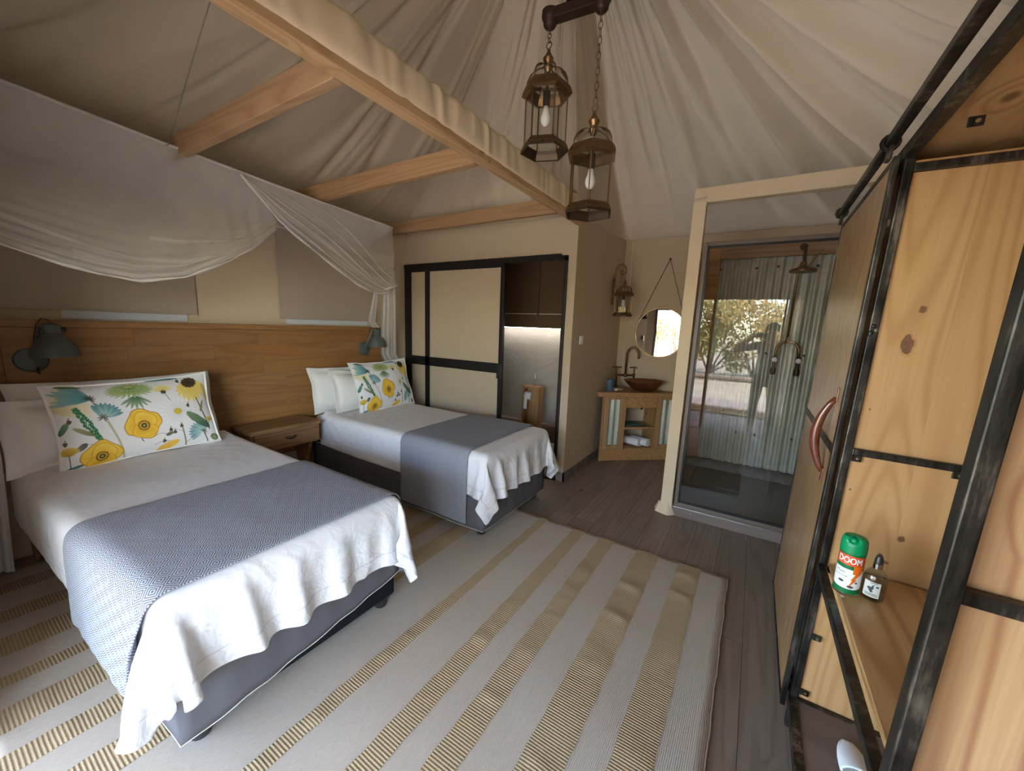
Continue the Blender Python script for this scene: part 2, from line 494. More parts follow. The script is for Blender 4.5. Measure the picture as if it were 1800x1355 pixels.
def rug_mat(name, c0, c1, ribs, wv):
    m, nt, b = mat_new(name)
    tc = nd(nt, 'TexCoord').outputs['Object']
    sp = nd(nt, 'SeparateXYZ', {0: tc})
    n = nd(nt, 'TexNoise', {'Vector': tc, 'Scale': 3, 'Detail': 4}).outputs[0]
    nf = nd(nt, 'TexNoise', {'Vector': nd(nt, 'VectorMath', {0: tc, 1: wv}, operation='MULTIPLY').outputs[0], 'Scale': 1, 'Detail': 3}).outputs[0]
    if ribs:
        y = mth(nt, 'MULTIPLY_ADD', n, .012, sp.outputs[1])
        s = mth(nt, 'MULTIPLY_ADD', mth(nt, 'SINE', mth(nt, 'MULTIPLY', y, 2 * pi / .0125)), .5, .5)
        sx = mth(nt, 'MULTIPLY_ADD', mth(nt, 'SINE', mth(nt, 'MULTIPLY', sp.outputs[0], 2 * pi / .014)), .5, .5)
        h = mth(nt, 'MULTIPLY', s, mth(nt, 'MULTIPLY_ADD', sx, .35, .65))
        fac = mth(nt, 'MULTIPLY', h, 1.0)
        c = mix(nt, mth(nt, 'MULTIPLY_ADD', nf, .5, mth(nt, 'MULTIPLY', fac, .75)), c0, c1)
        hh = mth(nt, 'MULTIPLY_ADD', nf, .3, h)
        bump(nt, b, hh, .55, .004)
    else:
        s = mth(nt, 'MULTIPLY_ADD', mth(nt, 'SINE', mth(nt, 'MULTIPLY', mth(nt, 'MULTIPLY_ADD', nf, .004, sp.outputs[0]), 2 * pi / .0075)), .5, .5)
        c = mix(nt, mth(nt, 'MULTIPLY_ADD', nf, .8, mth(nt, 'MULTIPLY', s, .25)), c0, c1)
        bump(nt, b, mth(nt, 'MULTIPLY_ADD', nf, .8, s), .3, .003)
    nt.links.new(c, b.inputs['Base Color'])
    b.inputs['Roughness'].default_value = .95
    b.inputs['Specular IOR Level'].default_value = .05
    return m
M['rug'] = rug_mat('grey_flatweave', (.42, .365, .29), (.61, .54, .45), False, (320, 55, 100))
M['jute'] = rug_mat('jute_ribs', (.34, .255, .145), (.54, .42, .265), True, (160, 160, 100))

def floral_mat():
    m, nt, b = mat_new('printed_floral_cotton')
    a = nd(nt, 'VertexColor', layer_name='print')
    nt.links.new(a.outputs[0], b.inputs['Base Color'])
    b.inputs['Roughness'].default_value = .8
    b.inputs['Specular IOR Level'].default_value = .2
    bump(nt, b, nd(nt, 'TexNoise', {'Vector': objvec(nt), 'Scale': 9, 'Detail': 4}).outputs[0], .25, .02)
    return m
M['floral'] = floral_mat()

def leaf_mat(name, c0, c1):
    m, nt, b = mat_new(name)
    nt.nodes.remove(b)
    out = nt.nodes['Material Output']
    n = nd(nt, 'TexNoise', {'Vector': objvec(nt), 'Scale': 5, 'Detail': 2}).outputs[0]
    c = mix(nt, n, c0, c1)
    df = nd(nt, 'BsdfDiffuse', {0: c}); tl = nd(nt, 'BsdfTranslucent', {0: c})
    mx = nd(nt, 'MixShader', {0: .3, 1: df.outputs[0], 2: tl.outputs[0]})
    nt.links.new(mx.outputs[0], out.inputs[0])
    return m
M['leaf_green'] = leaf_mat('olive_bush_leaves', (.18, .20, .07), (.42, .36, .14))
M['leaf_gold'] = leaf_mat('dry_golden_leaves', (.42, .28, .09), (.58, .45, .20))

# ------------------------------------------------------------------ room constants (metres)
XL, XP, XR = -3.87, -1.55, 1.15          # left wall, bathroom corner, right wall
YF, YP, YB = -.08, 3.60, 5.15            # doorway, bathroom front, far wall
PEAK = Vector((-1.08, 2.12, 4.1))

# ------------------------------------------------------------------ structure: floor and planks
fl = struct('floor', MB().box(XL, XR, YF, YB, -.06, -.004), plain('floor_joint', (.03, .024, .02), .8))
pw, plen = .182, 1.22
pm = bpy.data.meshes.new('plank')
q = MB().box(0, pw - .0022, 0, plen - .0022, -.004, 0)
pm.from_pydata(q.v, [], q.f); pm.materials.append(M['plank'])
R.seed(5)
fo = WORLD[fl.name]
i = 0
x = XL
while x < XR - .02:
    y = YF - R.uniform(.0, 1.1)
    while y < YB - .01:
        a, b_ = max(y, YF), min(y + plen, YB)
        hid = x > -3.68 and x + pw < -.02 and a > .06 and b_ < 2.70
        bath = x + pw < XP and a > YP
        if b_ - a > .03 and not hid and not bath:
            w = min(1, (XR - x) / pw)
            piece(pm, 'plank', fl, (x - fo.x, a - fo.y, -fo.z), scale=(w, (b_ - a) / plen, 1))
        y += plen
    x += pw
    i += 1

# ------------------------------------------------------------------ structure: canvas walls
def wall_grid(fn, nu, nv, amp, seed):
    rr = random.Random(seed)
    ph = [(rr.uniform(.5, 2.4), rr.uniform(.3, 1.3), rr.uniform(0, 6), rr.uniform(0, 6)) for _ in range(5)]
    def g(u, v):
        p, n, s, t = fn(u, v)
        w = sum(sin(a * s * 2.3 + c + 1.2 * sin(b * t * 2 + d)) for a, b, c, d in ph) / 5
        return p + n * amp * w * min(1, 8 * min(u, 1 - u)) * min(1, 8 * min(v, 1 - v) + .1)
    return MB().grid(g, nu, nv)
def wallx(x, y0, y1, z0, z1, amp, seed, n=1):
    return wall_grid(lambda u, v: (Vector((x, lerp(y0, y1, u), lerp(z0, z1, v))), Vector((n, 0, 0)), lerp(y0, y1, u), lerp(z0, z1, v)), 36, 30, amp, seed)
def wally(y, x0, x1, z0, z1, amp, seed, n=-1):
    return wall_grid(lambda u, v: (Vector((lerp(x0, x1, u), y, lerp(z0, z1, v))), Vector((0, n, 0)), lerp(x0, x1, u), lerp(z0, z1, v)), 36, 30, amp, seed)

# left wall with two window openings behind the headboard
wl = MB()
T = .04
wl.box(XL - T, XL, YF, YP + .1, 0, 1.545).box(XL - T, XL, YF, YP + .1, 2.30, 2.95)
for a, b_ in ((YF, .62), (1.30, 2.06), (3.02, YP + .1)):
    wl.box(XL - T, XL, a, b_, 1.545, 2.30)
struct('wall_left', wl, M['canvas'])
for k, (a, b_) in enumerate(((.62, 1.30), (2.06, 3.02))):
    struct('window_%d' % (k + 1), MB().box(XL - .03, XL - .026, a, b_, 1.545, 2.30), M['screen'])

# bathroom front wall (around the sliding door) and side wall
wb = MB()
wb.box(XL, XP, YP, YP + .05, 2.298, 2.80)
wb.box(-1.632, XP, YP, YP + .05, 0, 2.298)
struct('wall_bathroom', wb, M['canvas'])
struct('wall_bathroom_side', wallx(XP, YP, YB, 0, 2.85, .012, 4), M['canvas'], smooth=True)
struct('wall_back', wally(YB, XP, XR, 0, 2.85, .007, 9), M['canvas'], smooth=True)
struct('trim_1', MB().box(XP - .002, XP + .014, YP - .014, YB, 0, .098).box(-1.622, XP + .014, YP - .014, YP - .002, 0, .098), M['sill'])
struct('trim_2', MB().tube([(-1.46, YB - .012, .9), (-1.46, YB - .012, 2.70)], .008, 6), M['canvas_light'])
struct('wall_right', wallx(XR, YF, YB, 0, 2.85, .006, 12, -1), M['canvas'], smooth=True)
# front wall, open doorway
wf = MB()
wf.box(XL, -2.23, YF - .06, YF, 0, 3.25).box(.62, XR, YF - .06, YF, 0, 3.25).box(-2.23, .62, YF - .06, YF, 2.2, 3.25)
struct('wall_front', wf, M['canvas'])
dr = thing('door_2', 'dark aluminium frame of the open front doorway', 'door frame', (-.85, YF, 0))
dr['kind'] = 'structure'
obj('door_frame', MB().box(-2.23, -2.17, YF - .07, YF + .01, 0, 2.2).box(.56, .62, YF - .07, YF + .01, 0, 2.2).box(-2.23, .62, YF - .07, YF + .01, 2.14, 2.202), M['bronze_frame'], dr)
obj('door_stile', MB().box(-.66, -.61, YF - .05, YF - .01, 0, 2.14), M['black'], dr)

# bathroom shell
struct('wall_bath_back', wally(4.75, XL, XP - .01, .28, 2.6, .03, 21), M['bath_canvas'], smooth=True)
struct('wall_bath_left', MB().box(XL - .04, XL, YP, 4.9, 0, 2.95), M['canvas'])
struct('floor_bath', MB().box(XL, XP - .01, YP, 4.95, -.05, -.003), M['plank'])
struct('wall_bath_shadow', MB().box(XL, XP - .01, 4.78, 4.82, 0, .3), M['bath_panel'])  # dark board standing for the floor shadow below the hanging lining
struct('ceiling_bath', MB().box(XL, XP - .02, YP + .05, 4.95, 2.6, 2.63), M['canvas'])

# ------------------------------------------------------------------ structure: gathered roof lining
def perim(th):
    """distance from the peak to the walls, and the height of the lining there"""
    dx, dy = cos(th), sin(th)
    best = 99
    for t, ok in (((XL - PEAK.x) / dx if dx < -1e-6 else 99, lambda x, y: y < YP),
                  ((XR - PEAK.x) / dx if dx > 1e-6 else 99, lambda x, y: True),
                  ((YB - PEAK.y) / dy if dy > 1e-6 else 99, lambda x, y: x > XP),
                  ((-1.75 - PEAK.y) / dy if dy < -1e-6 else 99, lambda x, y: True),
                  ((YP - PEAK.y) / dy if dy > 1e-6 else 99, lambda x, y: x < XP),
                  ((XP - PEAK.x) / dx if dx < -1e-6 else 99, lambda x, y: y > YP)):
        if t > 0 and t < best and ok(PEAK.x + dx * t, PEAK.y + dy * t): best = t
    x, y = PEAK.x + dx * best, PEAK.y + dy * best
    if y > YP + .01 and x < XP + .05: z = lerp(2.615, 2.725, (y - YP) / (YB - YP))
    elif y > YB - .05: z = 2.715
    elif y > YP - .05: z = lerp(2.64, 2.615, (x - XL) / (XP - XL)) + .03
    elif x < XL + .05: z = 2.70
    elif x > XR - .05: z = 2.64
    else: z = 2.55
    return best, z
NA, NR_ = 720, 44
rr = random.Random(17)
fold = []
for k in range(64):
    fold.append((rr.uniform(0, 2 * pi), rr.uniform(.014, .05), rr.uniform(-.055, .055), rr.uniform(.15, .6), rr.uniform(-.25, .25), rr.uniform(.2, .9)))
for k in range(120):
    fold.append((rr.uniform(0, 2 * pi), rr.uniform(.005, .013), rr.uniform(-.026, .022), rr.uniform(.2, .8), rr.uniform(-.2, .2), rr.uniform(.15, .6)))
for th, w, a, t0, dr_, l in ((.30, .055, -.16, .5, .12, .9), (.47, .035, .13, .45, .1, .9), (.62, .045, -.17, .5, .12, .9), (.80, .035, .13, .5, .1, .9), (.95, .04, -.15, .5, .1, .9), (.12, .05, .14, .5, .1, .9), (.38, .015, -.05, .5, .1, .8), (.72, .014, -.05, .5, .1, .8), (.20, .014, .05, .5, .1, .8), (1.15, .03, .06, .5, .05, .9), (-.06, .05, -.09, .5, .1, .9)):
    fold.append((th, w, a, t0, dr_, l))
TH = [2 * pi * i / NA for i in range(NA)]
prm = [perim(t) for t in TH]
FA = np.array(fold)
def ceil_pt(i, t):
    th = TH[i % NA]
    rho, ze = prm[i % NA]
    tt = t
    z = ze + (PEAK.z - ze) * max(0, 1 - tt) ** 1.32
    d = (th - FA[:, 0] - FA[:, 4] * t + pi) % (2 * pi) - pi
    w = FA[:, 1] * (1.1 - .5 * t)
    prof = np.exp(-((t - FA[:, 3]) / FA[:, 5]) ** 2)
    z += float((FA[:, 2] * np.exp(-(d / w) ** 2) * prof).sum()) * min(1, t * 5) * min(1, (1.02 - t) * 6)
    z -= .05 * sin(pi * min(1, t)) ** 2
    return Vector((PEAK.x + cos(th) * rho * tt, PEAK.y + sin(th) * rho * tt, z))
V, F = [], []
for r in range(NR_ + 1):
    t = .015 + (1.012 - .015) * (r / NR_)
    for i in range(NA): V.append(ceil_pt(i, t))
for r in range(NR_):
    for i in range(NA):
        j = (i + 1) % NA
        F.append((r * NA + i, (r + 1) * NA + i, (r + 1) * NA + j, r * NA + j))
F.append(tuple(range(NA)))
cl = struct('ceiling', MB().add(V, F), M['roof'], smooth=True)
# unseen opaque sheet, added to keep sun off the lining above the beds
ap, lf_, lb_, fm_, bm2 = (-1.25, 2.12, 4.32), (-4.1, -1.9, 2.80), (-4.1, 5.4, 2.85), (-1.25, -1.9, 2.72), (-1.25, 5.4, 2.98)
def thick(a, b, c):
    V = [a, b, c] + [(p[0], p[1], p[2] + .02) for p in (a, b, c)]
    return V, [(2, 1, 0), (3, 4, 5), (0, 1, 4, 3), (1, 2, 5, 4), (2, 0, 3, 5)]
struct('roof_sun_shade', MB().add(*thick(lf_, ap, lb_)).add(*thick(fm_, ap, lf_)).add(*thick(lb_, ap, bm2)), M['canvas'])
struct('roof_sky_shade', MB().hexa([(-4.2, -3.5, 2.45), (1.65, -3.5, 2.45), (1.65, -1.7, 2.56), (-4.2, -1.7, 2.56), (-4.2, -3.5, 2.48), (1.65, -3.5, 2.48), (1.65, -1.7, 2.59), (-4.2, -1.7, 2.59)]), M['canvas'])  # unseen roof added to cut the skylight on the near bed and floor
struct('wall_sun_shade', MB().box(1.62, 1.65, -1.8, YF - .05, 0, 2.75), M['canvas'])  # unseen side sheet added to hold the deck in shade
struct('trim_3', MB().box(-4.2, 1.5, -1.9, -1.82, 2.5, 2.62), M['header'])

# ------------------------------------------------------------------ beam and joists
def wrap_fn(u, v):      # puckered canvas rolled round the upper side of the beam
    y = lerp(YF, YP - .03, v)
    a = lerp(-.40, 1.12, u) * pi
    n = (1 - 2 * abs(sin(y * 16 + 2.5 * sin(y * 3.7) + .8 * u))) * .6 + sin(y * 57 + u * 5 + 2 * sin(y * 9)) * .3 + .3 * sin(y * 7.7)
    ru = 1 + .16 * n * sin(pi * u) ** .6 + .05 * sin(y * 3.1)
    c_, s_ = cos(a), sin(a)
    return Vector((-1.512 + math.copysign(abs(c_) ** .45, c_) * .052 * ru, y + .012 * sin(y * 17 + u * 4), 2.668 + math.copysign(abs(s_) ** .6, s_) * .088 * (.6 + .4 * ru)))
bm_ = thing('ridge_beam', 'long pine beam wrapped in cream canvas, above the bed feet', 'beam', (-1.515, 1.75, 2.55))
obj('timber', MB().box(-1.555, -1.475, YF, YP - .02, 2.55, 2.66), M['pine_beam'], bm_, bevel=.004)
obj('canvas_wrap', MB().grid(wrap_fn, 18, 360), M['canvas_light'], bm_, smooth=True, label='cream canvas puckered round the beam')
for y, lab in ((1.1, 'bare pine joist over the near bed, closest to the net cord'), (2.02, 'bare pine joist above the gap between the two beds'), (3.13, 'bare pine joist beside the wall of the sliding door')):
    o = obj('ceiling_joist', MB().box(-3.86, -1.556, y - .025, y + .025, 2.548, 2.668), M['pine_joist'], bevel=.003)
    tag(o, lab, 'joist', 'joists over the beds')

# ------------------------------------------------------------------ shower: post, bar, screen, tin wall
struct('trim_4', wall_grid(lambda u, v: (Vector((-.503 + .046 * (cos(2 * pi * u) / max(abs(cos(2 * pi * u)), abs(sin(2 * pi * u)))), 3.54 + .04 * (sin(2 * pi * u) / max(abs(cos(2 * pi * u)), abs(sin(2 * pi * u)))), lerp(0, 2.60, v))),
       Vector((0, 0, 0)), u, v), 32, 30, 0, 3), M['canvas_light'])
ft = MB().grid(lambda u, v: Vector((-.503 + (.047 + .028 * v * (1 + .5 * sin(u * 21))) * cos(2 * pi * u) * (1.5 if cos(2 * pi * u) < 0 else 1), 3.54 + (.045 + .03 * v * (1 + .4 * sin(u * 17))) * sin(2 * pi * u), lerp(.10, .004, v))), 32, 6)
struct('trim_5', ft, M['canvas_light'], smooth=True)
bars = MB().box(-.549, XR - .01, 3.498, 3.582, 2.594, 2.706)
struct('trim_6', bars, M['canvas_light'], bevel=.008)
struct('trim_7', MB().bar((-.549, 3.494, 2.62), (-.46, 3.494, 2.634), .004, .012).box(-.462, -.452, 3.49, 3.5, 2.56, 2.6), M['canvas'])
ss = thing('shower_screen', 'fixed glass shower screen in a brown aluminium frame', 'shower screen', (.2, 3.55, 0))
fx0, fx1, fz0, fz1 = -.444, XR - .02, .088, 2.306
fr = MB()
fr.box(fx0, fx0 + .03, 3.53, 3.58, fz0, fz1).box(fx1 - .03, fx1, 3.53, 3.58, fz0, fz1)
fr.box(fx0 + .03, fx1 - .03, 3.53, 3.58, fz1 - .03, fz1).box(fx0 + .03, fx1 - .03, 3.53, 3.58, fz0, fz0 + .03)
obj('frame', fr, M['bronze_frame'], ss, bevel=.003)
gk = MB()
gk.box(fx0 + .03, fx0 + .042, 3.54, 3.57, fz0 + .03, fz1 - .03).box(fx0 + .03, fx1 - .03, 3.54, 3.57, fz1 - .044, fz1 - .03).box(fx0 + .03, fx1 - .03, 3.54, 3.57, fz0 + .03, fz0 + .042)
obj('gasket', gk, M['black'], ss)
obj('pane', MB().box(fx0 + .04, fx1 - .03, 3.552, 3.557, fz0 + .04, fz1 - .042), M['glass'], ss)
obj('sill', MB().box(fx0 - .01, fx1, 3.51, 3.60, 0, .082), M['sill'], ss)
obj('sill_strip', MB().box(fx0 - .01, fx1, 3.506, 3.53, .080, .088), M['alu'], ss, label='bright aluminium strip')
obj('screw', MB().lathe([(.006, 0), (.0045, .002), (0, .0025)], 8, (-.30, 3.51, .05), Matrix.Rotation(pi / 2, 3, 'X')), M['alu'], ss)
def slanted(xa, xb, xc, xd, ya, yb, z0, z1):     # xa..xb at the front, xc..xd at the back
    return MB().hexa([(xa, ya, z0), (xb, ya, z0), (xd, yb, z0), (xc, yb, z0), (xa, ya, z1), (xb, ya, z1), (xd, yb, z1), (xc, yb, z1)])
struct('wall_shower_side', slanted(-.515, -.49, -.66, -.635, 3.585, YB, 0, 2.42), M['canvas_light'])
struct('floor_shower', slanted(-.489, XR, -.634, XR, 3.59, YB, 0, .02), M['shower_floor'])
o = obj('shower_mat', MB().box(-.43, .04, 4.40, 5.02, .0205, .03), M['bath_mat'])
tag(o, 'dark ribbed mat lying on the shower floor', 'mat')
def kerb(u, v):
    x = lerp(-.62, XR, u)
    z = (.02, .085, .10, .105, .11)[min(4, int(v * 4 + .5))]
    y = (4.97, 5.0, 5.04, 5.08, 5.13)[min(4, int(v * 4 + .5))]
    n = sin(x * 37) * .5 + sin(x * 83 + 2 * v) * .3 + sin(x * 151 + v * 5) * .3
    return Vector((x, y + .014 * n, z + (.016 * n if v > .1 else 0)))
struct('trim_8', MB().grid(kerb, 140, 4), M['shower_floor'], smooth=True)
tw = struct('wall_shower', MB().box(-.465, XR, 5.135, 5.145, .1, 2.6), M['header'])
tO = WORLD[tw.name]
def tin_sheet(x0, x1, z0, z1, y, pitch=.0762, amp=.0085):
    n = int((x1 - x0) / pitch * 10)
    return MB().grid(lambda u, v: Vector((lerp(x0, x1, u), y + amp * sin(2 * pi * lerp(x0, x1, u) / pitch), lerp(z0, z1, v))), n, 1)
obj('corrugated_sheet', tin_sheet(-.445, .42, .11, 2.42, 5.105), M['tin'], tw, smooth=True)
obj('corrugated_sheet', tin_sheet(.39, XR, .11, 2.42, 5.098), M['tin'], tw, smooth=True)
obj('header_board', MB().box(-.46, XR, 5.06, 5.13, 2.418, 2.58), M['header'], tw, bevel=.004)
obj('stud', MB().box(-.628, -.448, 5.09, 5.13, .1, 2.58), M['header'], tw)
for xx, zz in ((-.44, 2.31), (-.095, 2.31), (.098, 2.318), (.433, 2.313), (.102, 1.407), (.44, 1.406), (-.075, .485), (.111, .485), (.453, .496)):
    obj('screw', MB().lathe([(.013, 0), (.013, .003), (.007, .005), (.007, .011), (0, .012)], 8, (xx, 5.092, zz), Matrix.Rotation(pi / 2, 3, 'X')), M['bronze_dark'], tw)

# ------------------------------------------------------------------ sliding bathroom door
d1 = thing('door_1', 'black framed sliding bathroom door with two beige panels', 'sliding door', (-2.7, 3.58, 0))
d1['kind'] = 'structure'
df = MB()
df.box(-3.853, -3.742, 3.56, 3.60, 0, 2.25)                 # wide left jamb
df.box(-3.853, -1.70, 3.555, 3.60, 2.252, 2.306)            # track
df.box(-1.70, -1.632, 3.57, 3.60, 2.24, 2.292)
df.box(-1.662, -1.632, 3.57, 3.64, 0, 2.28)                 # right jamb
df.box(-2.3, -1.632, 3.57, 3.64, 0, .02)
obj('door_frame', df, M['black'], d1, bevel=.002)
ds = MB()
ds.box(-3.742, -2.345, 3.565, 3.595, 2.212, 2.255)
ds.box(-3.50, -3.43, 3.56, 3.595, .02, 2.22)
ds.box(-2.392, -2.345, 3.56, 3.60, .02, 2.25)
ds.box(-3.742, -2.392, 3.56, 3.595, 1.076, 1.186)
ds.box(-3.742, -2.392, 3.56, 3.595, .02, .09)
obj('door_leaf_frame', ds, M['black'], d1, bevel=.002)
for a, b_, c, d in ((-3.742, -3.50, 1.186, 2.212), (-3.43, -2.392, 1.186, 2.212), (-3.742, -3.50, .09, 1.076), (-3.43, -2.392, .09, 1.076)):
    obj('door_panel', MB().box(a, b_, 3.575, 3.585, c, d), M['canvas'], d1)
obj('door_handle', MB().box(-2.402, -2.342, 3.545, 3.562, 1.02, 1.18).box(-2.386, -2.356, 3.538, 3.546, 1.06, 1.14), M['black_plastic'], d1, bevel=.003)

# ------------------------------------------------------------------ beds: draped cloth is simulated first
BED = {'a': (.37, 1.37), 'b': (2.18, 3.16)}
XF, XH = -1.53, -3.72                     # foot and head of the mattresses
def drape():
    tmp, res = [], {}
    def mk(name, v, f):
        me = bpy.data.meshes.new(name); me.from_pydata(v, [], f)
        o = bpy.data.objects.new(name, me); COL.objects.link(o); tmp.append(o)
        return o
    def coll(o, t):
        o.modifiers.new('c', 'COLLISION')
        o.collision.thickness_outer = t; o.collision.cloth_friction = 20; o.collision.thickness_inner = .05
    near = [None]
    def trim(x, y, x1, y0):      # round off the foot corner nearest the doorway
        if near[0] is None: return x, y
        by = near[0]
        dx, dy = (x - XF) / (x1 - XF), (by - y) / (by - y0)
        if dx <= 0 or dy <= 0: return x, y
        k = lerp(1, max(dx, dy) / sqrt(dx * dx + dy * dy), 1.15)
        return XF + dx * k * (x1 - XF), by - dy * k * (by - y0)
    def sheet(name, x0, x1, y0, y1, z, h, seed, wave=0):
        nx, ny = int(round((x1 - x0) / h)) + 1, int(round((y1 - y0) / h)) + 1
        r = random.Random(seed)
        v = [(*trim(x0 + (x1 - x0) * i / (nx - 1), y0 + (y1 - y0) * j / (ny - 1), x1, y0), z + r.uniform(-.004, .004) + wave * max(0, (x0 + (x1 - x0) * i / (nx - 1) - XF + .1) / (x1 - XF + .1)) * sin(2 * pi * (y0 + (y1 - y0) * j / (ny - 1)) / .21 + seed + sin(j * .23))) for j in range(ny) for i in range(nx)]
        f = [(j * nx + i, j * nx + i + 1, (j + 1) * nx + i + 1, (j + 1) * nx + i) for j in range(ny - 1) for i in range(nx - 1)]
        return mk(name, v, f), nx, ny, (x0, x1, y0, y1)
    def cloth(o, mass, bend, ten, f0, pin=None, shrink=0):
        c = o.modifiers.new('cloth', 'CLOTH'); s = c.settings
        s.quality = 6; s.mass = mass; s.bending_stiffness = bend
        s.tension_stiffness = s.compression_stiffness = ten; s.shear_stiffness = ten * .3
        s.tension_damping = s.compression_damping = s.shear_damping = 5
        s.bending_damping = .5; s.air_damping = 2; s.shrink_min = shrink
        if pin:
            g = o.vertex_groups.new(name='pin'); g.add(pin, 1, 'REPLACE'); s.vertex_group_mass = 'pin'
        c.collision_settings.distance_min = .006; c.collision_settings.collision_quality = 3
        c.point_cache.frame_start = f0; c.point_cache.frame_end = f0 + 100
    def read(objs):
        dg = bpy.context.evaluated_depsgraph_get()
        for k, (o, nx, ny, ext) in objs.items():
            e = o.evaluated_get(dg)
            res[k] = (np.array([v.co[:] for v in e.data.vertices]), nx, ny, ext)
    bulge = {'a': .03, 'b': .0}
    for k, (y0, y1) in BED.items():
        bm = bmesh.new(); bmesh.ops.create_cube(bm, size=1)
        for v in bm.verts: v.co = ((XH + XF) / 2 + v.co.x * (XF - XH), (y0 + y1 - bulge[k]) / 2 + v.co.y * (y1 - y0 + bulge[k]), .3325 + v.co.z * .665)
        for v in bm.verts:
            if v.co.y < (y0 + y1) / 2: v.co.y -= bulge[k] * 2.4 * (XF - v.co.x) / (XF - XH)
        bmesh.ops.bevel(bm, geom=bm.edges[:], offset=.05, segments=5, affect='EDGES', profile=.5)
        me = bpy.data.meshes.new('tmp'); bm.to_mesh(me); bm.free()
        o = bpy.data.objects.new('tmp', me); COL.objects.link(o); tmp.append(o); coll(o, .006)
    coll(mk('tmp', [(-5, -2, .012), (2, -2, .012), (2, 5, .012), (-5, 5, .012)], [(0, 1, 2, 3)]), .006)
    near[0] = .37 - bulge['a']
    D = {'duva': sheet('tmp', -3.5, XF + .26, .37 - .37, 1.37 + .30, .70, .0262, 3, .038),
         }
    near[0] = None
    D.update({'duvb': sheet('tmp', -3.55, XF + .27, 2.18 - .29, 3.16 + .30, .70, .0262, 8, .03)})
    for k, (o, nx, ny, ext) in D.items():
        y0, y1 = BED[k[-1]]
        pin = [j * nx + i for j in range(ny) for i in range(2) if y0 + .03 < ext[2] + (ext[3] - ext[2]) * j / (ny - 1) < y1 - .03]
        cloth(o, .25, .4, 15, 1, pin, -.03)
    for fr in range(1, 49): SC.frame_set(fr)
    read(D)
    for k, (o, nx, ny, ext) in D.items():
        o.modifiers.clear()
        o.data.vertices.foreach_set('co', res[k][0].ravel()); o.data.update(); coll(o, .009)
    Tt = {'thra': sheet('tmp', -2.40, -1.555, .37 - .51, 1.37 + .56, .725, .026, 5),
          'thrb': sheet('tmp', -2.40, -1.69, 2.18 - .56, 3.16 + .42, .725, .026, 6)}
    for k, t in Tt.items(): cloth(t[0], .5, 1.0, 15, 200)
    for fr in range(200, 250): SC.frame_set(fr)
    read(Tt)
    for o in tmp:
        me = o.data
        bpy.data.objects.remove(o); bpy.data.meshes.remove(me)
    SC.frame_set(1)
    return res
CL = drape()

def cloth_obj(name, key, mat, uvfn, label, cat, group, sub=1, thick=.004):
    a, nx, ny, ext = CL[key]
    mb = MB()
    mb.add([tuple(p) for p in a], [(j * nx + i, j * nx + i + 1, (j + 1) * nx + i + 1, (j + 1) * nx + i) for j in range(ny - 1) for i in range(nx - 1)])
    x0, x1, y0, y1 = ext
    mb.uv = [uvfn(x0 + (x1 - x0) * i / (nx - 1), y0 + (y1 - y0) * j / (ny - 1), ext) for j in range(ny) for i in range(nx)]
    o = obj(name, mb, mat, smooth=True, solid=thick, sub=sub)
    return tag(o, label, cat, group)

def make_bed(key, label, slip):
    y0, y1 = BED[key]
    yc = (y0 + y1) / 2
    t = thing('bed', label, 'bed', (-2.62, yc, 0), 'single beds along the headboard')
    obj('base', MB().box(XH + .02, XF - .045, y0 + .012, y1 - .012, .072, .34), M['bed_black'], t, bevel=.015)
    # loose fabric skirt over the base; its cord hem rides up where it has slipped
    xs0, xs1, ya, yb = XH + .01, XF - .03, y0 - .002, y1 + .002
    loop = [(xs0, ya)] + [(lerp(xs0, xs1, k / 30), ya) for k in range(1, 31)] + [(xs1, lerp(ya, yb, k / 24)) for k in range(1, 25)] + [(lerp(xs1, xs0, k / 30), yb) for k in range(1, 31)]
    def hem(i):
        x, y = loop[i]
        u = (y - ya) / (yb - ya)
        if slip: return lerp(.075, .205, u ** 1.3) * (1 if x > xs1 - .3 else .75) + .004 * sin(i * 1.3)
        return .072 + .003 * sin(i * .9)
    def sk(u, v):
        i = min(len(loop) - 1, int(round(u * (len(loop) - 1))))
        x, y = loop[i]
        b = .004 * sin(i * 1.9) + .003 * sin(i * .77)
        w = sin(pi * v) * .9 + .3 * (1 - v)
        nx_ = 1 if x > xs1 - .001 else 0
        ny_ = -1 if y < ya + .001 else (1 if y > yb - .001 else 0)
        return Vector((x + nx_ * b * w, y + ny_ * b * w, lerp(hem(i), .372, v)))
    s = obj('skirt', MB().grid(sk, len(loop) - 1, 8), M['skirt'] if key == 'a' else M['skirt'], t, smooth=True, solid=.004, label='loose grey fabric skirt')
    obj('piping', MB().tube([sk(i / (len(loop) - 1), 0) for i in range(len(loop))], .0034, 6), M['piping'], s)
    obj('piping', MB().tube([sk(i / (len(loop) - 1), 1) for i in range(len(loop))], .0034, 6), M['piping'], s)
    obj('base_top', MB().box(xs0 + .01, xs1 - .01, ya + .01, yb - .01, .34, .372), M['skirt_dark'], t, bevel=.01)
    obj('mattress', MB().box(XH + .01, XF - .035, y0 + .02, y1 - .02, .372, .645), M['fitted_sheet'], t, smooth=False, bevel=.045)
    for lx in (XF - .095, XH + .1):
        for ly in (y0 + .075, y1 - .075):
            obj('leg', MB().lathe([(.030, 0), (.034, .004), (.043, .072)], 16, (lx, ly, .0125 if lx > -3 else 0.0125)), M['black_plastic'], t, auto=40)
    return t
make_bed('a', 'nearer single bed with grey skirt slipping up over its black base', True)
make_bed('b', 'further single bed with grey skirt beside the sliding door', False)

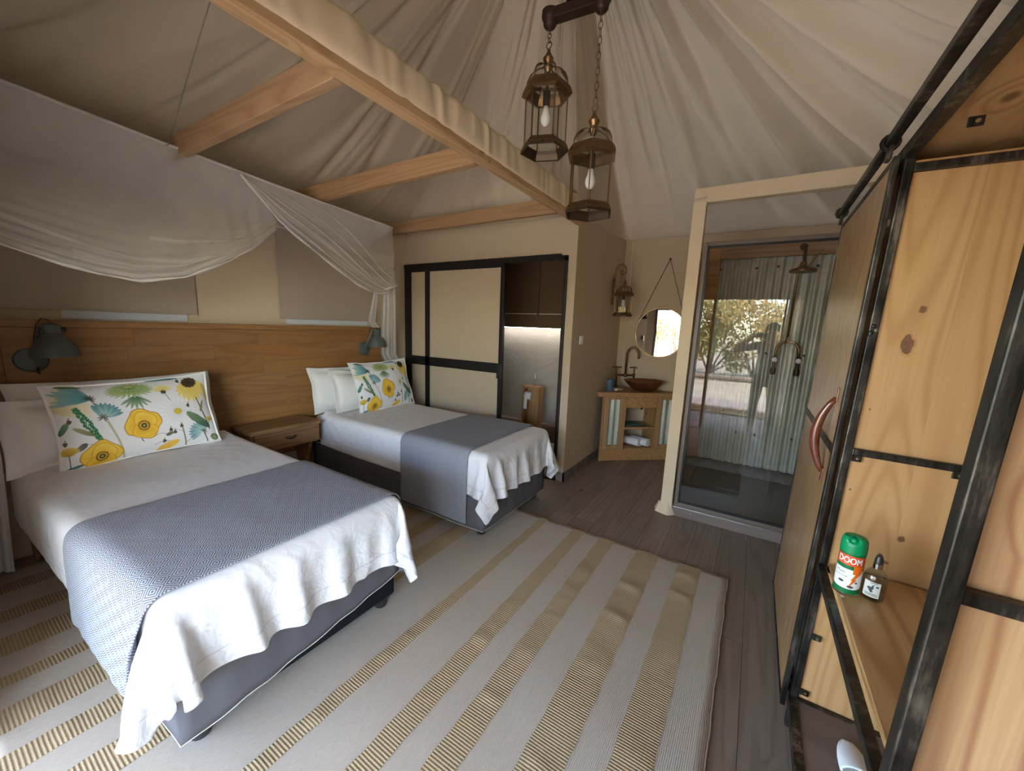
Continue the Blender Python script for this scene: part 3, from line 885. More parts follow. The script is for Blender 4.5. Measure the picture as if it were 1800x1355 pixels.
def duv_uv(x, y, e): return (min(e[1] - x, y - e[2], e[3] - y), .5)
cloth_obj('duvet', 'duva', M['duvet'], duv_uv, 'white duvet hanging to a crumpled hem on the nearer bed', 'duvet', 'white duvets')
cloth_obj('duvet', 'duvb', M['duvet'], duv_uv, 'white duvet with a short hem on the further bed', 'duvet', 'white duvets')
thr_uv = lambda x, y, e: (y, x)
cloth_obj('bed_throw', 'thra', M['throw'], thr_uv, 'blue and white diamond throw across the foot of the nearer bed', 'throw', 'diamond throws', thick=.007)
cloth_obj('bed_throw', 'thrb', M['throw'], thr_uv, 'grey diamond throw across the foot of the further bed', 'throw', 'diamond throws', thick=.007)

# ------------------------------------------------------------------ pillows and printed cushions
def pillow_mesh(w, h, t, flange, seed, nu=44, nv=32):
    """soft pillow in the x(width) z(height) plane, thickness along y, with a flat flange border"""
    r = random.Random(seed)
    p = [(r.uniform(3, 9), r.uniform(3, 9), r.uniform(0, 6)) for _ in range(5)]
    mb = MB()
    def side(sg):
        def f(u, v):
            x, z = (u - .5) * w, (v - .5) * h
            fx, fz = 1 - abs(2 * u - 1), 1 - abs(2 * v - 1)
            ex = max(0, fx - 2 * flange / w) / (1 - 2 * flange / w)
            ez = max(0, fz - 2 * flange / h) / (1 - 2 * flange / h)
            b = (1 - (1 - ex) ** 2.3) ** .62 * (1 - (1 - ez) ** 2.3) ** .62
            wr = sum(sin(a * x * 2 + c) * sin(bb * z * 2 + c * 2) for a, bb, c in p) * .004
            rim = sin(x * 27 + seed) * .008 * (1 - fz) ** 6 + sin(z * 23 + seed) * .008 * (1 - fx) ** 6
            # corners pull out, sides pull in
            pin = .022 * (1 - (2 * u - 1) ** 2) * (1 if v > .5 else -1) * (1 - fz) ** 2
            pinx = .022 * (1 - (2 * v - 1) ** 2) * (1 if u > .5 else -1) * (1 - fx) ** 2
            return Vector((x - pinx, sg * (t / 2 * b + wr * b + .0015) + rim + .03 * (z / h) ** 2, z - pin))
        return f
    n = (nu + 1) * (nv + 1)
    mb.grid(side(-1), nu, nv)
    uv = list(mb.uv)
    mb.grid(side(1), nu, nv)
    mb.f[nu * nv:] = [q[::-1] for q in mb.f[nu * nv:]]
    rim = [i for i in range(nu + 1)] + [j * (nu + 1) + nu for j in range(1, nv + 1)] + [nv * (nu + 1) + i for i in range(nu - 1, -1, -1)] + [j * (nu + 1) for j in range(nv - 1, 0, -1)]
    for a, b in zip(rim, rim[1:] + rim[:1]): mb.f.append((a, a + n, b + n, b))
    mb.uv = uv + uv
    return mb, rim
def pillow(c, w, h, t, flange, tilt, yaw, roll, seed, label):
    mb, rim = pillow_mesh(w, h, t, flange, seed)
    mt = Matrix.Translation(c) @ Matrix.Rotation(radians(90 + yaw), 4, 'Z') @ Matrix.Rotation(radians(-tilt), 4, 'X') @ Matrix.Rotation(radians(roll), 4, 'Y')
    mb.v = [tuple(mt @ Vector(p)) for p in mb.v]
    o = obj('pillow', mb, M['pillow_cotton'], smooth=True, sub=1)
    return tag(o, label, 'pillow', 'white flanged pillows')
pillow((-3.60, .81, .915), 1.03, .52, .15, .05, 14, 0, 0, 1, 'white pillow upright against the headboard on the nearer bed')
pillow((-3.46, .64, .885), .82, .45, .16, .05, 17, 0, -2, 2, 'white flanged pillow behind the floral cushion on the nearer bed')
pillow((-3.62, 2.55, .90), .86, .47, .14, .05, 12, 0, 0, 3, 'white pillow upright against the headboard on the further bed')
pillow((-3.48, 2.62, .885), .74, .45, .16, .05, 18, 3, 3, 4, 'white flanged pillow behind the floral cushion on the further bed')

# the printed flowers, painted once into a colour attribute
PU, PV = 340, 224
ASP = 1.52
gu, gv = np.meshgrid(np.linspace(0, ASP, PU + 1), np.linspace(0, 1, PV + 1))
IMG = np.ones((PV + 1, PU + 1, 3)) * np.array((.73, .73, .74))
prng = np.random.RandomState(3)
def smooth_noise(k, seed):
    r = np.random.RandomState(seed)
    s = np.zeros_like(gu)
    for _ in range(5): s += np.sin(gu * r.uniform(-k, k) + gv * r.uniform(-k, k) + r.uniform(0, 6))
    return s / 5
WN = smooth_noise(60, 5); WN2 = smooth_noise(110, 9)
def lay(a, col):
    global IMG
    a = np.clip(a, 0, 1)[..., None]
    c = np.array(col) if not isinstance(col, np.ndarray) else col
    IMG = IMG * (1 - a) + c * a
def shade(c0, c1, t):
    t = np.clip(t, 0, 1)[..., None]
    return np.array(c0) * (1 - t) + np.array(c1) * t
def stroke(pts, w0, w1, col, al=1):
    pts = np.array(pts, float)
    for (x0, y0), (x1, y1), k in zip(pts[:-1], pts[1:], range(len(pts))):
        dx, dy = x1 - x0, y1 - y0
        t = np.clip(((gu - x0) * dx + (gv - y0) * dy) / (dx * dx + dy * dy + 1e-9), 0, 1)
        d = np.hypot(gu - x0 - t * dx, gv - y0 - t * dy)
        f = (k + t) / (len(pts) - 1)
        w = w0 + (w1 - w0) * f
        lay((w - d) / .004 * al, col)
def bez(a, b, c, n=10):
    return [((1 - t) ** 2 * a[0] + 2 * t * (1 - t) * b[0] + t * t * c[0], (1 - t) ** 2 * a[1] + 2 * t * (1 - t) * b[1] + t * t * c[1]) for t in np.linspace(0, 1, n)]
def petal(x, y, ang, L_, wd, c0, c1, al=.95):
    ca, sa = cos(ang), sin(ang)
    s = ((gu - x) * ca + (gv - y) * sa) / L_
    n = (-(gu - x) * sa + (gv - y) * ca) / wd
    sh = np.sqrt(np.clip(s * (1.06 - s) * 4, 0, 1)) * (1 + .12 * WN)
    inside = (sh - np.abs(n)) * wd / .006
    inside = np.where((s > 0) & (s < 1.06), inside, -1)
    streak = .5 + .5 * np.sin(n * 9 + WN * 3)
    lay(np.clip(inside, 0, 1) * al, shade(c0, c1, s * .7 + .35 * streak * s))
def blob(x, y, rx, ry, c0, c1, wob=.1, n=5, ph=0, al=1, edge=None):
    an = np.arctan2((gv - y) / ry, (gu - x) / rx)
    rr_ = np.hypot((gu - x) / rx, (gv - y) / ry) / (1 + wob * np.sin(n * an + ph) + .05 * WN)
    if edge is not None: lay((1.05 - rr_) * 30 * al, edge)
    lay((1 - rr_) * 22 * al, shade(c0, c1, rr_ + .25 * WN))
    return an, rr_
def poppy(x, y, rx, ry, ph=0):
    blob(x, y + ry * .1, rx, ry, (.66, .36, .02), (.80, .53, .07), .09, 4, ph, 1, (.42, .20, .02))
    an, rr_ = blob(x + rx * .1, y + ry * .3, rx * .62, ry * .62, (.70, .40, .03), (.82, .56, .09), .08, 3, ph + 1, 1, (.50, .26, .02))
    blob(x, y - ry * .32, rx * .72, ry * .52, (.64, .34, .02), (.80, .52, .06), .09, 3, ph + 2, 1, (.50, .26, .02))
    blob(x + rx * .02, y + ry * .02, rx * .45, ry * .42, (.55, .28, .02), (.76, .47, .05), .05, 5, ph)
    for k in range(22):
        a = 2 * pi * k / 22
        stroke([(x, y), (x + rx * .30 * cos(a), y + ry * .32 * sin(a))], .004, .003, (.035, .03, .02))
        blob(x + rx * .30 * cos(a), y + ry * .32 * sin(a), .007, .007, (.03, .025, .02), (.05, .04, .02), 0)
    blob(x, y, rx * .15, ry * .16, (.05, .05, .03), (.04, .04, .02), 0)
    blob(x, y, rx * .08, ry * .09, (.45, .42, .18), (.25, .22, .1), 0)
def leafp(a, b, w, c0=(.03, .08, .05), c1=(.16, .25, .12)):
    L_ = sqrt((b[0] - a[0]) ** 2 + (b[1] - a[1]) ** 2)
    petal(a[0], a[1], atan2(b[1] - a[1], b[0] - a[0]), L_, w, c0, c1)
STEM = (.22, .19, .10); DK = (.05, .05, .035); TL = (.03, .20, .24); TL2 = (.28, .50, .50)
# stems first
stroke(bez((.52, .0), (.50, .25), (.40, .62)), .012, .012, (.45, .42, .30))
stroke(bez((.40, .62), (.36, .75), (.33, .80)), .012, .008, STEM)
stroke(bez((.41, .0), (.38, .16), (.33, .28)), .006, .006, (.25, .28, .16))
stroke(bez((.77, .55), (.75, .68), (.72, .82)), .008, .010, (.35, .40, .28), .7)
stroke(bez((1.12, .0), (1.12, .22), (1.08, .48)), .010, .008, STEM)
stroke(bez((1.08, .48), (1.05, .62), (1.0, .78)), .006, .006, STEM)
stroke(bez((1.42, .20), (1.40, .45), (1.33, .70)), .011, .009, (.11, .09, .05))
stroke(bez((.70, .18), (.66, .28), (.70, .38)), .007, .007, (.14, .11, .05))
stroke(bez((.80, .10), (.86, .14), (.95, .12)), .005, .004, (.14, .11, .05))
stroke(bez((1.13, .06), (1.2, .10), (1.25, .16)), .005, .004, STEM)
stroke(bez((.36, .12), (.30, .28), (.20, .28)), .004, .004, (.2, .2, .12))
stroke(bez((.82, .22), (.86, .27), (.93, .22)), .004, .004, DK)
stroke(bez((1.10, .22), (1.04, .28), (.97, .27)), .004, .003, DK)
stroke(bez((1.30, .35), (1.27, .48), (1.22, .54)), .003, .003, (.3, .3, .18))
# faded yellow bloom at the left edge
for k in range(11): petal(.02, .70, radians(-20 + 9 * k), .30, .035, (.62, .56, .34), (.78, .72, .48), .75)
# blue-green blooms
for k in range(9): petal(.34, .79, radians(118 + 8.5 * k), .26 + .03 * (k % 3), .026, TL, TL2, .9)
for k in range(7): petal(.33, .80, radians(-40 + 35 * k), .055, .010, DK, (.1, .12, .08))
for k in range(9): petal(.40, .56, radians(8 + 13 * k), .17, .026, (.55, .66, .62) if k % 2 else TL2, TL, .95)
for k in range(8): petal(.40, .555, radians(-70 + 40 * k), .05, .009, DK, (.12, .1, .06))
for k in range(12): petal(1.33, .17, radians(50 + 15 * k), .16, .022, (.60, .70, .66) if k % 2 else TL2, TL, .9)
for k in range(6): petal(1.34, .17, radians(-60 + 40 * k), .05, .008, DK, (.1, .1, .06))
stroke(bez((1.34, .17), (1.36, .1), (1.37, .02)), .009, .009, (.16, .12, .08))
# green chrysanthemum
for k in range(7): petal(.72, .78, radians(215 + 17 * k), .17, .018, (.05, .13, .06), (.22, .33, .17), .9)
for ring, (n_, l_, yo) in enumerate(((22, .22, .86), (18, .17, .88), (14, .11, .90))):
    for k in range(n_):
        a = 2 * pi * k / n_ + ring * .2
        ca, sa = cos(a), sin(a) * .48
        petal(.69, yo, atan2(sa, ca), l_ * sqrt(ca * ca + sa * sa), .016, (.10, .20, .05), (.42, .52, .22), .95)
blob(.69, .92, .045, .022, (.60, .58, .18), (.45, .48, .15))
# green seed spike
for k in range(34):
    t = k / 33
    x, y = lerp(.19, .345, t), lerp(.70, .28, t)
    for s_ in (-1, 1):
        w_ = .030 * sin(pi * min(1, .15 + t * .8))
        blob(x + s_ * w_ * prng.uniform(.2, 1), y + s_ * w_ * .4, .016, .013, (.02, .14, .06), (.05, .22, .10), .2, 3, k)
        if k % 3 == 0: blob(x + s_ * w_ * .6, y + .004, .007, .006, (.45, .55, .30), (.3, .45, .2), 0)
# cone flower, small yellow tuft, white daisy
for k in range(13): petal(1.30, .86, radians(175 + 16.5 * k), .25 - .004 * abs(k - 6) ** 2, .032, (.62, .47, .10), (.80, .64, .18), .95)
blob(1.30, .88, .088, .075, (.04, .025, .012), (.09, .06, .03), .06, 11)
for k in range(40): 
    a = 2 * pi * k / 40
    stroke([(1.30 + .05 * cos(a), .88 + .04 * sin(a)), (1.30 + .1 * cos(a), .88 + .085 * sin(a))], .003, .002, (.03, .02, .01))
for k in range(19): petal(.995, .80, radians(10 + 9 * k), .10, .012, (.60, .50, .12), (.80, .72, .35), .9)
blob(.995, .785, .03, .028, (.08, .06, .03), (.12, .1, .05))
for k in range(20):
    a = 2 * pi * k / 20 + .1
    petal(1.09, .50, a, .19, .020, (.62, .64, .62), (.80, .80, .79))
    stroke([(1.09 + .05 * cos(a + .15), .50 + .05 * sin(a + .15)), (1.09 + .185 * cos(a + .15), .50 + .18 * sin(a + .15))], .0025, .002, (.30, .32, .27))
blob(1.09, .50, .045, .04, (.66, .56, .06), (.55, .42, .05), .04, 9)
# leaves, buds, poppies
leafp((1.43, .22), (1.20, .46), .055); leafp((1.36, .45), (1.42, .60), .02, (.2, .17, .06), (.34, .3, .12))
leafp((.30, .36), (.14, .48), .028, (.16, .18, .06), (.36, .36, .18)); leafp((.22, .29), (.14, .22), .032, (.05, .06, .05), (.16, .17, .13))
leafp((.92, .20), (1.0, .235), .024, (.07, .08, .05), (.15, .16, .1))
leafp((.1, .98), (.30, .96), .02, (.1, .14, .06), (.22, .25, .12)); leafp((1.2, .97), (.88, .98), .02, TL, (.1, .3, .25)); leafp((.02, .02), (.18, .05), .02, TL, (.05, .15, .1))
leafp((.02, .42), (.10, .55), .03, (.03, .12, .06), (.12, .3, .16)); leafp((1.45, .85), (1.5, .6), .03, (.5, .42, .12), (.66, .56, .25))
for x, y in ((.12, .56), (.98, .27), (.9, .13), (1.02, .23), (1.22, .56), (1.1, .30), (.05, .32), (1.18, .92)):
    blob(x, y, .020, .026, (.06, .06, .05), (.14, .13, .09), .12, 3, x * 9); leafp((x, y + .02), (x + .005, y + .05), .008)
for k in range(13): petal(.07, .18, radians(30 + 10 * k), .10, .014, (.42, .27, .03), (.68, .50, .10), .95)
for k in range(11): petal(1.45, .30, radians(40 + 10 * k), .07, .010, (.40, .28, .05), (.62, .48, .12), .95)
stroke([(.07, .18), (.08, .02)], .006, .006, DK)
blob(1.46, .07, .05, .05, (.26, .31, .18), (.10, .15, .08), .04, 3); stroke([(1.42, .05), (1.47, .11)], .003, .003, (.4, .45, .3))
poppy(.73, .385, .165, .185, .4)
poppy(.33, .10, .165, .165, 1.7)
petal(.82, .0, radians(25), .24, .05, (.62, .34, .02), (.80, .52, .06)); stroke(bez((.84, .01), (.95, .02), (1.03, .11)), .004, .003, (.42, .22, .02))
IMG = np.clip(IMG, 0, 1)

CW, CH = .80, .52
cmb, crim = pillow_mesh(CW, CH, .15, .012, 7, PU, PV)
ccols = np.ones((2 * (PU + 1) * (PV + 1), 4), dtype=np.float32)
ccols[:len(ccols) // 2, :3] = IMG.reshape(-1, 3)
ccols[len(ccols) // 2:, :3] = IMG[:, ::-1].reshape(-1, 3)
cpts = [Vector(cmb.v[i]) for i in crim[::4]]
cover0 = []
def cushion(c, w, h, tilt, yaw, roll, label):
    rot = (Matrix.Rotation(radians(90 + yaw), 3, 'Z') @ Matrix.Rotation(radians(-tilt), 3, 'X') @ Matrix.Rotation(radians(roll), 3, 'Y')).to_euler()
    th = thing('floral_cushion', label, 'cushion', c, 'floral cushions', rot)
    th.scale = (w / CW, 1, h / CH)
    if not cover0:
        o = obj('cover', cmb, M['floral'], th, smooth=True, local=True)
        a = o.data.color_attributes.new('print', 'FLOAT_COLOR', 'POINT')
        a.data.foreach_set('color', ccols.ravel())
        p = obj('piping', MB().tube(cpts, .005, 6, closed=True), M['pillow_cotton'], th, smooth=True, local=True)
        cover0.extend([o, p])
    else:
        for q in cover0:
            d = q.copy(); COL.objects.link(d); d.parent = th
    return th
cushion((-3.345, .815, .925), .80, .52, 15, 0, -1.5, 'wide floral cushion with yellow poppies on the nearer bed')
cushion((-3.36, 2.80, .925), .76, .54, 17, 2, -1, 'floral cushion with yellow poppies on the further bed')

# ------------------------------------------------------------------ headboard, nightstand
hb = thing('headboard', 'long pine plank headboard behind both beds', 'headboard', (-3.78, 1.7, 0))
R.seed(8)
zz = [.30, .47, .63, .79, .95, 1.10, 1.24, 1.36, 1.487]
for a, b_ in zip(zz[:-1], zz[1:]):
    y = .34
    while y < 3.075:
        e_ = min(3.08, y + R.uniform(.45, 1.15))
        if 3.08 - e_ < .2: e_ = 3.08
        dx = R.uniform(0, .0015)
        obj('board', MB().box(-3.80, -3.752 + dx, y + .0003, e_ - .0003, a + .0003, b_ - .0003), M['pine_head'], hb, bevel=.0008)
        y = e_
obj('cap_rail', MB().box(-3.82, -3.735, .33, 3.09, 1.489, 1.532), M['pine_head'], hb, bevel=.003)
for a in (3.08, .32):
    obj('end_post', MB().box(-3.83, -3.76, a, a + .02, 0, 1.487), M['pine_head'], hb)

ns = thing('nightstand', 'pine nightstand with one drawer between the beds', 'nightstand', (-3.58, 1.78, 0))
obj('top', MB().box(-3.75, -3.40, 1.47, 2.085, .628, .662), M['pine_night'], ns, bevel=.004)
obj('carcass', MB().box(-3.75, -3.43, 1.48, 1.50, .46, .628).box(-3.75, -3.43, 2.052, 2.072, .46, .628).box(-3.75, -3.43, 1.50, 2.052, .46, .475), M['pine_night'], ns)
dw = obj('drawer', MB().box(-3.70, -3.415, 1.505, 2.07, .468, .624), M['pine_night'], ns, bevel=.003)
def cup(u, v):
    a = lerp(-pi / 2, pi / 2, u)
    r = sin(v * pi / 2)
    return Vector((-3.412 + .028 * cos(v * pi / 2 * .98) * cos(a * .9), 1.80 + .052 * sin(a) * (.35 + .65 * r), .566 - .032 * r * abs(cos(a)) * .9))
obj('cup_handle', MB().grid(cup, 16, 8), M['bronze_dark'], dw, smooth=True, solid=.003)
for yy in (1.52, 2.02):
    obj('leg', MB().hexa([(-3.74, yy, 0.0), (-3.70, yy, 0.0), (-3.70, yy + .04, 0), (-3.74, yy + .04, 0), (-3.74, yy, .46), (-3.50, yy, .46), (-3.50, yy + .04, .46), (-3.74, yy + .04, .46)]), M['pine_night'], ns, bevel=.004)

# ------------------------------------------------------------------ reading lamps on the headboard
def reading_lamp(y, label):
    t = thing('reading_lamp', label, 'wall lamp', (-3.75, y, 1.29), 'reading lamps on the headboard')
    x0, z0 = -3.75, 1.29
    rx = Matrix.Rotation(pi / 2, 3, 'Y')
    obj('base', MB().lathe([(.072, .001), (.074, .010), (.066, .022), (.03, .034), (.0, .036)], 32, (x0, y, z0), rx), M['lampgrey'], t, auto=35)
    obj('adjusting_screw', MB().tube([(x0 + .03, y + .02, z0 - .055), (x0 + .03, y + .02, z0 - .085)], .005, 8).ball((x0 + .03, y + .02, z0 - .052), .009, 8), M['bronze_dark'], t, smooth=True)
    yy = y + .075
    arm = [(x0 + .03, y, z0 + .01), (x0 + .06, y + .01, z0 + .05), (x0 + .09, yy - .045, z0 + .15), (x0 + .11, yy - .035, z0 + .205)]
    obj('arm', MB().bar(arm[0], arm[2], .012, .02).bar(arm[2], arm[3], .012, .02), M['lampgrey'], t, bevel=.002)
    cx, cy, cz = x0 + .13, yy + .01, z0 + .025
    prof = [(.104, 0), (.106, .004), (.103, .012), (.098, .04), (.086, .075), (.066, .105), (.046, .122), (.040, .128)]
    obj('shade', MB().lathe([(r - .003, z) for r, z in prof[::-1]] + prof, 36, (cx, cy, cz)), M['lampgrey'], t, auto=50)
    obj('socket', MB().lathe([(.042, .126), (.046, .13), (.046, .137), (.036, .14), (.036, .19), (.030, .196), (.012, .2), (0, .2)], 24, (cx, cy, cz)), M['lampgrey'], t, auto=35)
    cg = MB()
    for k in range(8):
        a = 2 * pi * k / 8
        cg.bar((cx + .037 * cos(a), cy + .037 * sin(a), cz + .14), (cx + .037 * cos(a), cy + .037 * sin(a), cz + .19), .006)
    obj('socket_rib', cg, M['lampgrey'], t)
    obj('knob', MB().lathe([(.012, 0), (.014, .006), (.012, .02), (0, .021)], 12, (cx, cy + .038, cz + .165), Matrix.Rotation(-pi / 2, 3, 'X')), M['black_plastic'], t, auto=35)
    obj('cord', MB().tube([(cx, cy, cz + .2), (cx - .004, cy - .01, cz + .222), (cx - .03, cy - .03, cz + .228), (cx - .06, cy - .05, cz + .19), (x0 + .08, yy - .06, z0 + .13)], .003, 6), M['black_plastic'], t, smooth=True)
    obj('bulb', MB().ball((cx, cy, cz + .07), .03, 12), M['bulb'], t, smooth=True)
reading_lamp(.445, 'grey enamel reading lamp over the nearer bed')
reading_lamp(2.845, 'grey enamel reading lamp over the further bed')

# ------------------------------------------------------------------ window blinds
for a, b_, z, lab in ((.10, 1.352, 1.603, 'taupe roller blind lowered behind the nearer bed'), (2.0, 3.12, 1.598, 'taupe roller blind lowered behind the further bed')):
    t = thing('roller_blind', lab, 'blind', (-3.85, (a + b_) / 2, z), 'roller blinds')
    obj('fabric', MB().grid(lambda u, v: Vector((-3.846 + .003 * sin(u * 7 + v * 3), lerp(a, b_, u), lerp(z, 2.45, v))), 20, 10), M['dark_canvas'], t, smooth=True)
    obj('hem_bar', MB().box(-3.850, -3.842, a, b_, z - .006, z + .012), M['dark_canvas'], t, bevel=.003)
    obj('roller', MB().tube([(-3.84, a, 2.47), (-3.84, b_, 2.47)], .022, 12), M['dark_canvas'], t, smooth=True)

# ------------------------------------------------------------------ mosquito net
FR = lambda y: Vector((-3.1, y, lerp(2.645, 2.493, (y - .25) / (2.72 - .25)) - .012 * sin(pi * (y - .25) / 2.47)))
WR = lambda y: Vector((-3.82, y, lerp(2.535, 2.36, (y - .25) / (2.9 - .25))))
mn = thing('mosquito_net', 'white mosquito net swagged from a frame over the beds', 'mosquito net', (-3.4, 1.5, 1.0))
rl = MB().tube([FR(lerp(.12, 2.72, k / 24)) for k in range(25)], .009, 8).tube([WR(lerp(.12, 2.9, k / 8)) for k in range(9)], .009, 8)
rl.tube([FR(.12), WR(.12)], .008, 8).tube([FR(2.72), WR(2.9)], .008, 8)
obj('frame_rail', rl, M['gauze_dense'], mn, smooth=True)
obj('canopy', MB().grid(lambda u, v: FR(lerp(.12, 2.72, u)).lerp(WR(lerp(.12, 2.88, u)), v) - Vector((0, 0, .02 * sin(pi * v))), 24, 6), M['gauze_top'], mn, smooth=True)
B1y = [.15, .21, .34, .51, .65, .81, 1.028, 1.29, 1.47, 1.624]
B1z = [2.02, 1.955, 1.89, 1.828, 1.79, 1.768, 1.815, 1.957, 2.09, 2.235]
def swag1(u, v):
    y0 = lerp(.12, 1.58, u); y1 = lerp(.15, 1.632, u)
    a = FR(y0)
    b = Vector((-3.1, y1, interp(y1, B1y, B1z)))
    p = a.lerp(b, v)
    bell = sin(pi * u)
    f = v ** 2.6
    n = sin(v * v * 62 + 2.2 * sin(u * 4)) * .010 * f * f + sin(v * 90 + 4 * u) * .004 * f * f
    p.x += .05 * bell * v + n * .8
    p.z += .004 * sin(v * 80 + u * 6) * f
    # radiating pleats near the right-hand gather
    p.x += .010 * sin(u * 90) * v * max(0, u - .55) * 2
    return p
obj('swag', MB().grid(swag1, 110, 100), M['gauze'], mn, smooth=True)
obj('swag_hem', MB().tube([swag1(k / 60, 1) + Vector((.003, 0, .006)) for k in range(61)], [.007 + .003 * sin(k * .5) for k in range(61)], 8), M['gauze_dense'], mn, smooth=True)
def pleat(fn, u0, u1, v0, v1, w0, w1, ph):
    # a gathered pleat: a narrow doubled strip lying on the net
    def g(a, b):
        u = lerp(u0, u1, a)
        v = lerp(v0, v1, a ** 1.5) + (b - .5) * lerp(w0, w1, a)
        return fn(u, min(1, v)) + Vector((.008 + .010 * sin(pi * b) * (1 + .3 * sin(a * 9 + ph)), 0, 0))
    return MB().grid(g, 50, 4)
for k, (u0, u1, v0, v1, w0, w1) in enumerate(((.12, .985, .80, .97, .035, .02), (.28, .985, .88, .94, .03, .02), (.05, .7, .93, .90, .03, .02), (.35, .98, .955, .985, .03, .015), (.50, .98, .70, .90, .03, .02), (.15, .8, .965, .93, .03, .02))):
    obj('pleat', pleat(swag1, u0, u1, v0, v1, w0, w1, k), M['gauze'], mn, smooth=True)
B2y = [1.405, 1.624, 1.70, 1.83, 1.947, 2.1, 2.259, 2.4, 2.536, 2.64, 2.709]
B2z = [2.54, 2.30, 2.235, 2.15, 2.075, 1.985, 1.905, 1.865, 1.852, 1.875, 1.925]
def swag2(u, v):
    a = FR(lerp(1.405, 2.72, u))
    y1 = lerp(1.405, 2.735, u)
    b = Vector((-3.09, y1, interp(y1, B2y, B2z)))
    p = a.lerp(b, v)
    f = v ** 1.6
    p.x += .06 * sin(pi * u) * v + sin(v * 40 + 3 * u) * .008 * f * v + sin(v * 18 - 7 * u) * .007 * v
    return p
obj('swag', MB().grid(swag2, 90, 80), M['gauze'], mn, smooth=True)
obj('swag_hem', MB().tube([swag2(k / 60, 1) + Vector((.004, 0, .006)) for k in range(61)], [.007 + .003 * sin(k * .5) for k in range(61)], 8), M['gauze_dense'], mn, smooth=True)
for k, (u0, u1, v0, v1, w0, w1) in enumerate(((.03, .95, .55, .95, .12, .03), (.03, .95, .8, .97, .10, .02), (.2, .96, .2, .90, .05, .03), (.05, .96, .35, .985, .10, .02), (.38, .97, .1, .82, .04, .03))):
    obj('pleat', pleat(swag2, u0, u1, v0, v1, w0, w1, k), M['gauze'], mn, smooth=True)
def tail(y0, y1, w0, w1, zt, zb, x0, x1, seed, k=1.2):
    def f(u, v):
        w = lerp(w0, w1, min(1, v * 1.3) ** .8)
        c = Vector((lerp(x0, x1, min(1, v * k)), lerp(y0, y1, min(1, v * k / 1.2)), lerp(zt, zb, v)))
        n = sin(u * 26 + seed) * .5 + sin(u * 47 + seed * 2 + v) * .3 + sin(u * 13 + v * 2) * .3
        return c + Vector((n * lerp(.012, .035, v), (u - .5) * w, 0))
    return MB().grid(f, 60, 30)
obj('tail', tail(2.66, 3.27, .15, .30, 1.99, .06, -3.10, -3.73, 1, 2.5), M['gauze_dense'], mn, smooth=True)
obj('tail', tail(2.53, 2.86, .05, .07, 1.88, 1.53, -3.12, -3.55, 4), M['gauze_dense'], mn, smooth=True)
obj('tail', tail(.20, .11, .10, .20, 2.0, .13, -3.12, -3.42, 2), M['gauze_dense'], mn, smooth=True)
obj('tie', MB().tube([Vector((-3.10 + .05 * cos(2 * pi * k / 16), 2.665 + .085 * sin(2 * pi * k / 16), 1.93 + .03 * sin(2 * pi * k / 16))) for k in range(16)], .012, 8, closed=True), M['gauze_dense'], mn, smooth=True)
obj('cord', MB().tube([FR(1.03) + Vector((0, 0, .0)), (-2.55, 1.0, 2.9), (-2.2, .98, 3.09)], .003, 6).tube([Vector(FR(1.03)) + Vector((.012 * cos(k), .012 * sin(k), .01 * sin(k * 2))) for k in range(7)], .004, 6), M['rope'], mn, smooth=True)

# ------------------------------------------------------------------ rug with jute bands
def rug_z(x, y, amp=1):
    return .0085 + amp * (.0012 * sin(x * 5 + y * 3) + .0009 * sin(y * 11 + x * 2))
RX0, RX1, RY0, RY1 = -3.70, .032, .0, 2.752
def rug_pt(u, v):
    x, y = lerp(RX0, RX1, u), lerp(RY0, RY1, v)
    if u in (0, 1): x += .002 * sin(y * 17) + .0015 * sin(y * 41)
    if v in (0, 1): y += .004 * sin(x * 14) + .003 * sin(x * 37)
    return Vector((x, y, rug_z(x, y)))
rg = thing('rug', 'grey flatweave rug with golden jute bands under the beds', 'rug', ((RX0 + RX1) / 2, (RY0 + RY1) / 2, 0))
obj('weave', MB().grid(rug_pt, 90, 70), M['rug'], rg, smooth=True, solid=.009)
edge = [rug_pt(1, k / 60) for k in range(61)]
obj('hem', MB().tube(edge, .005, 6).tube([rug_pt(k / 80, 1) for k in range(81)], .005, 6), M['rug'], rg, smooth=True)
BANDS = [(-.271, -.128), (-.557, -.40), (-.837, -.726), (-1.057, -.959), (-1.358, -1.287), (-1.855, -1.708), (-2.099, -1.99), (-2.369, -2.22), (-2.591, -2.509), (-2.928, -2.757), (-3.20, -3.079), (-3.524, -3.40)]
for k, (a, b_) in enumerate(BANDS):
    rr = random.Random(40 + k)
    hump = [(rr.uniform(.1, 2.7), rr.uniform(.03, .06), rr.uniform(.003, .007), rr.uniform(-.35, .35)) for _ in range(11)]
    wid = min(1, (b_ - a) / .12)
    def band(u, v):
        x, y = lerp(a, b_, u), lerp(RY0 + .006, RY1 - .008, v)
        h = sum(A * exp(-((y + sl_ * (x - a) - c) / w) ** 2) for c, w, A, sl_ in hump)
        return Vector((x + .002 * sin(y * 31 + k), y, rug_z(x, y) + .0062 + h * wid * (4 * u * (1 - u)) ** .5))
    obj('jute_band', MB().grid(band, 8, 300), M['jute'], rg, smooth=True)

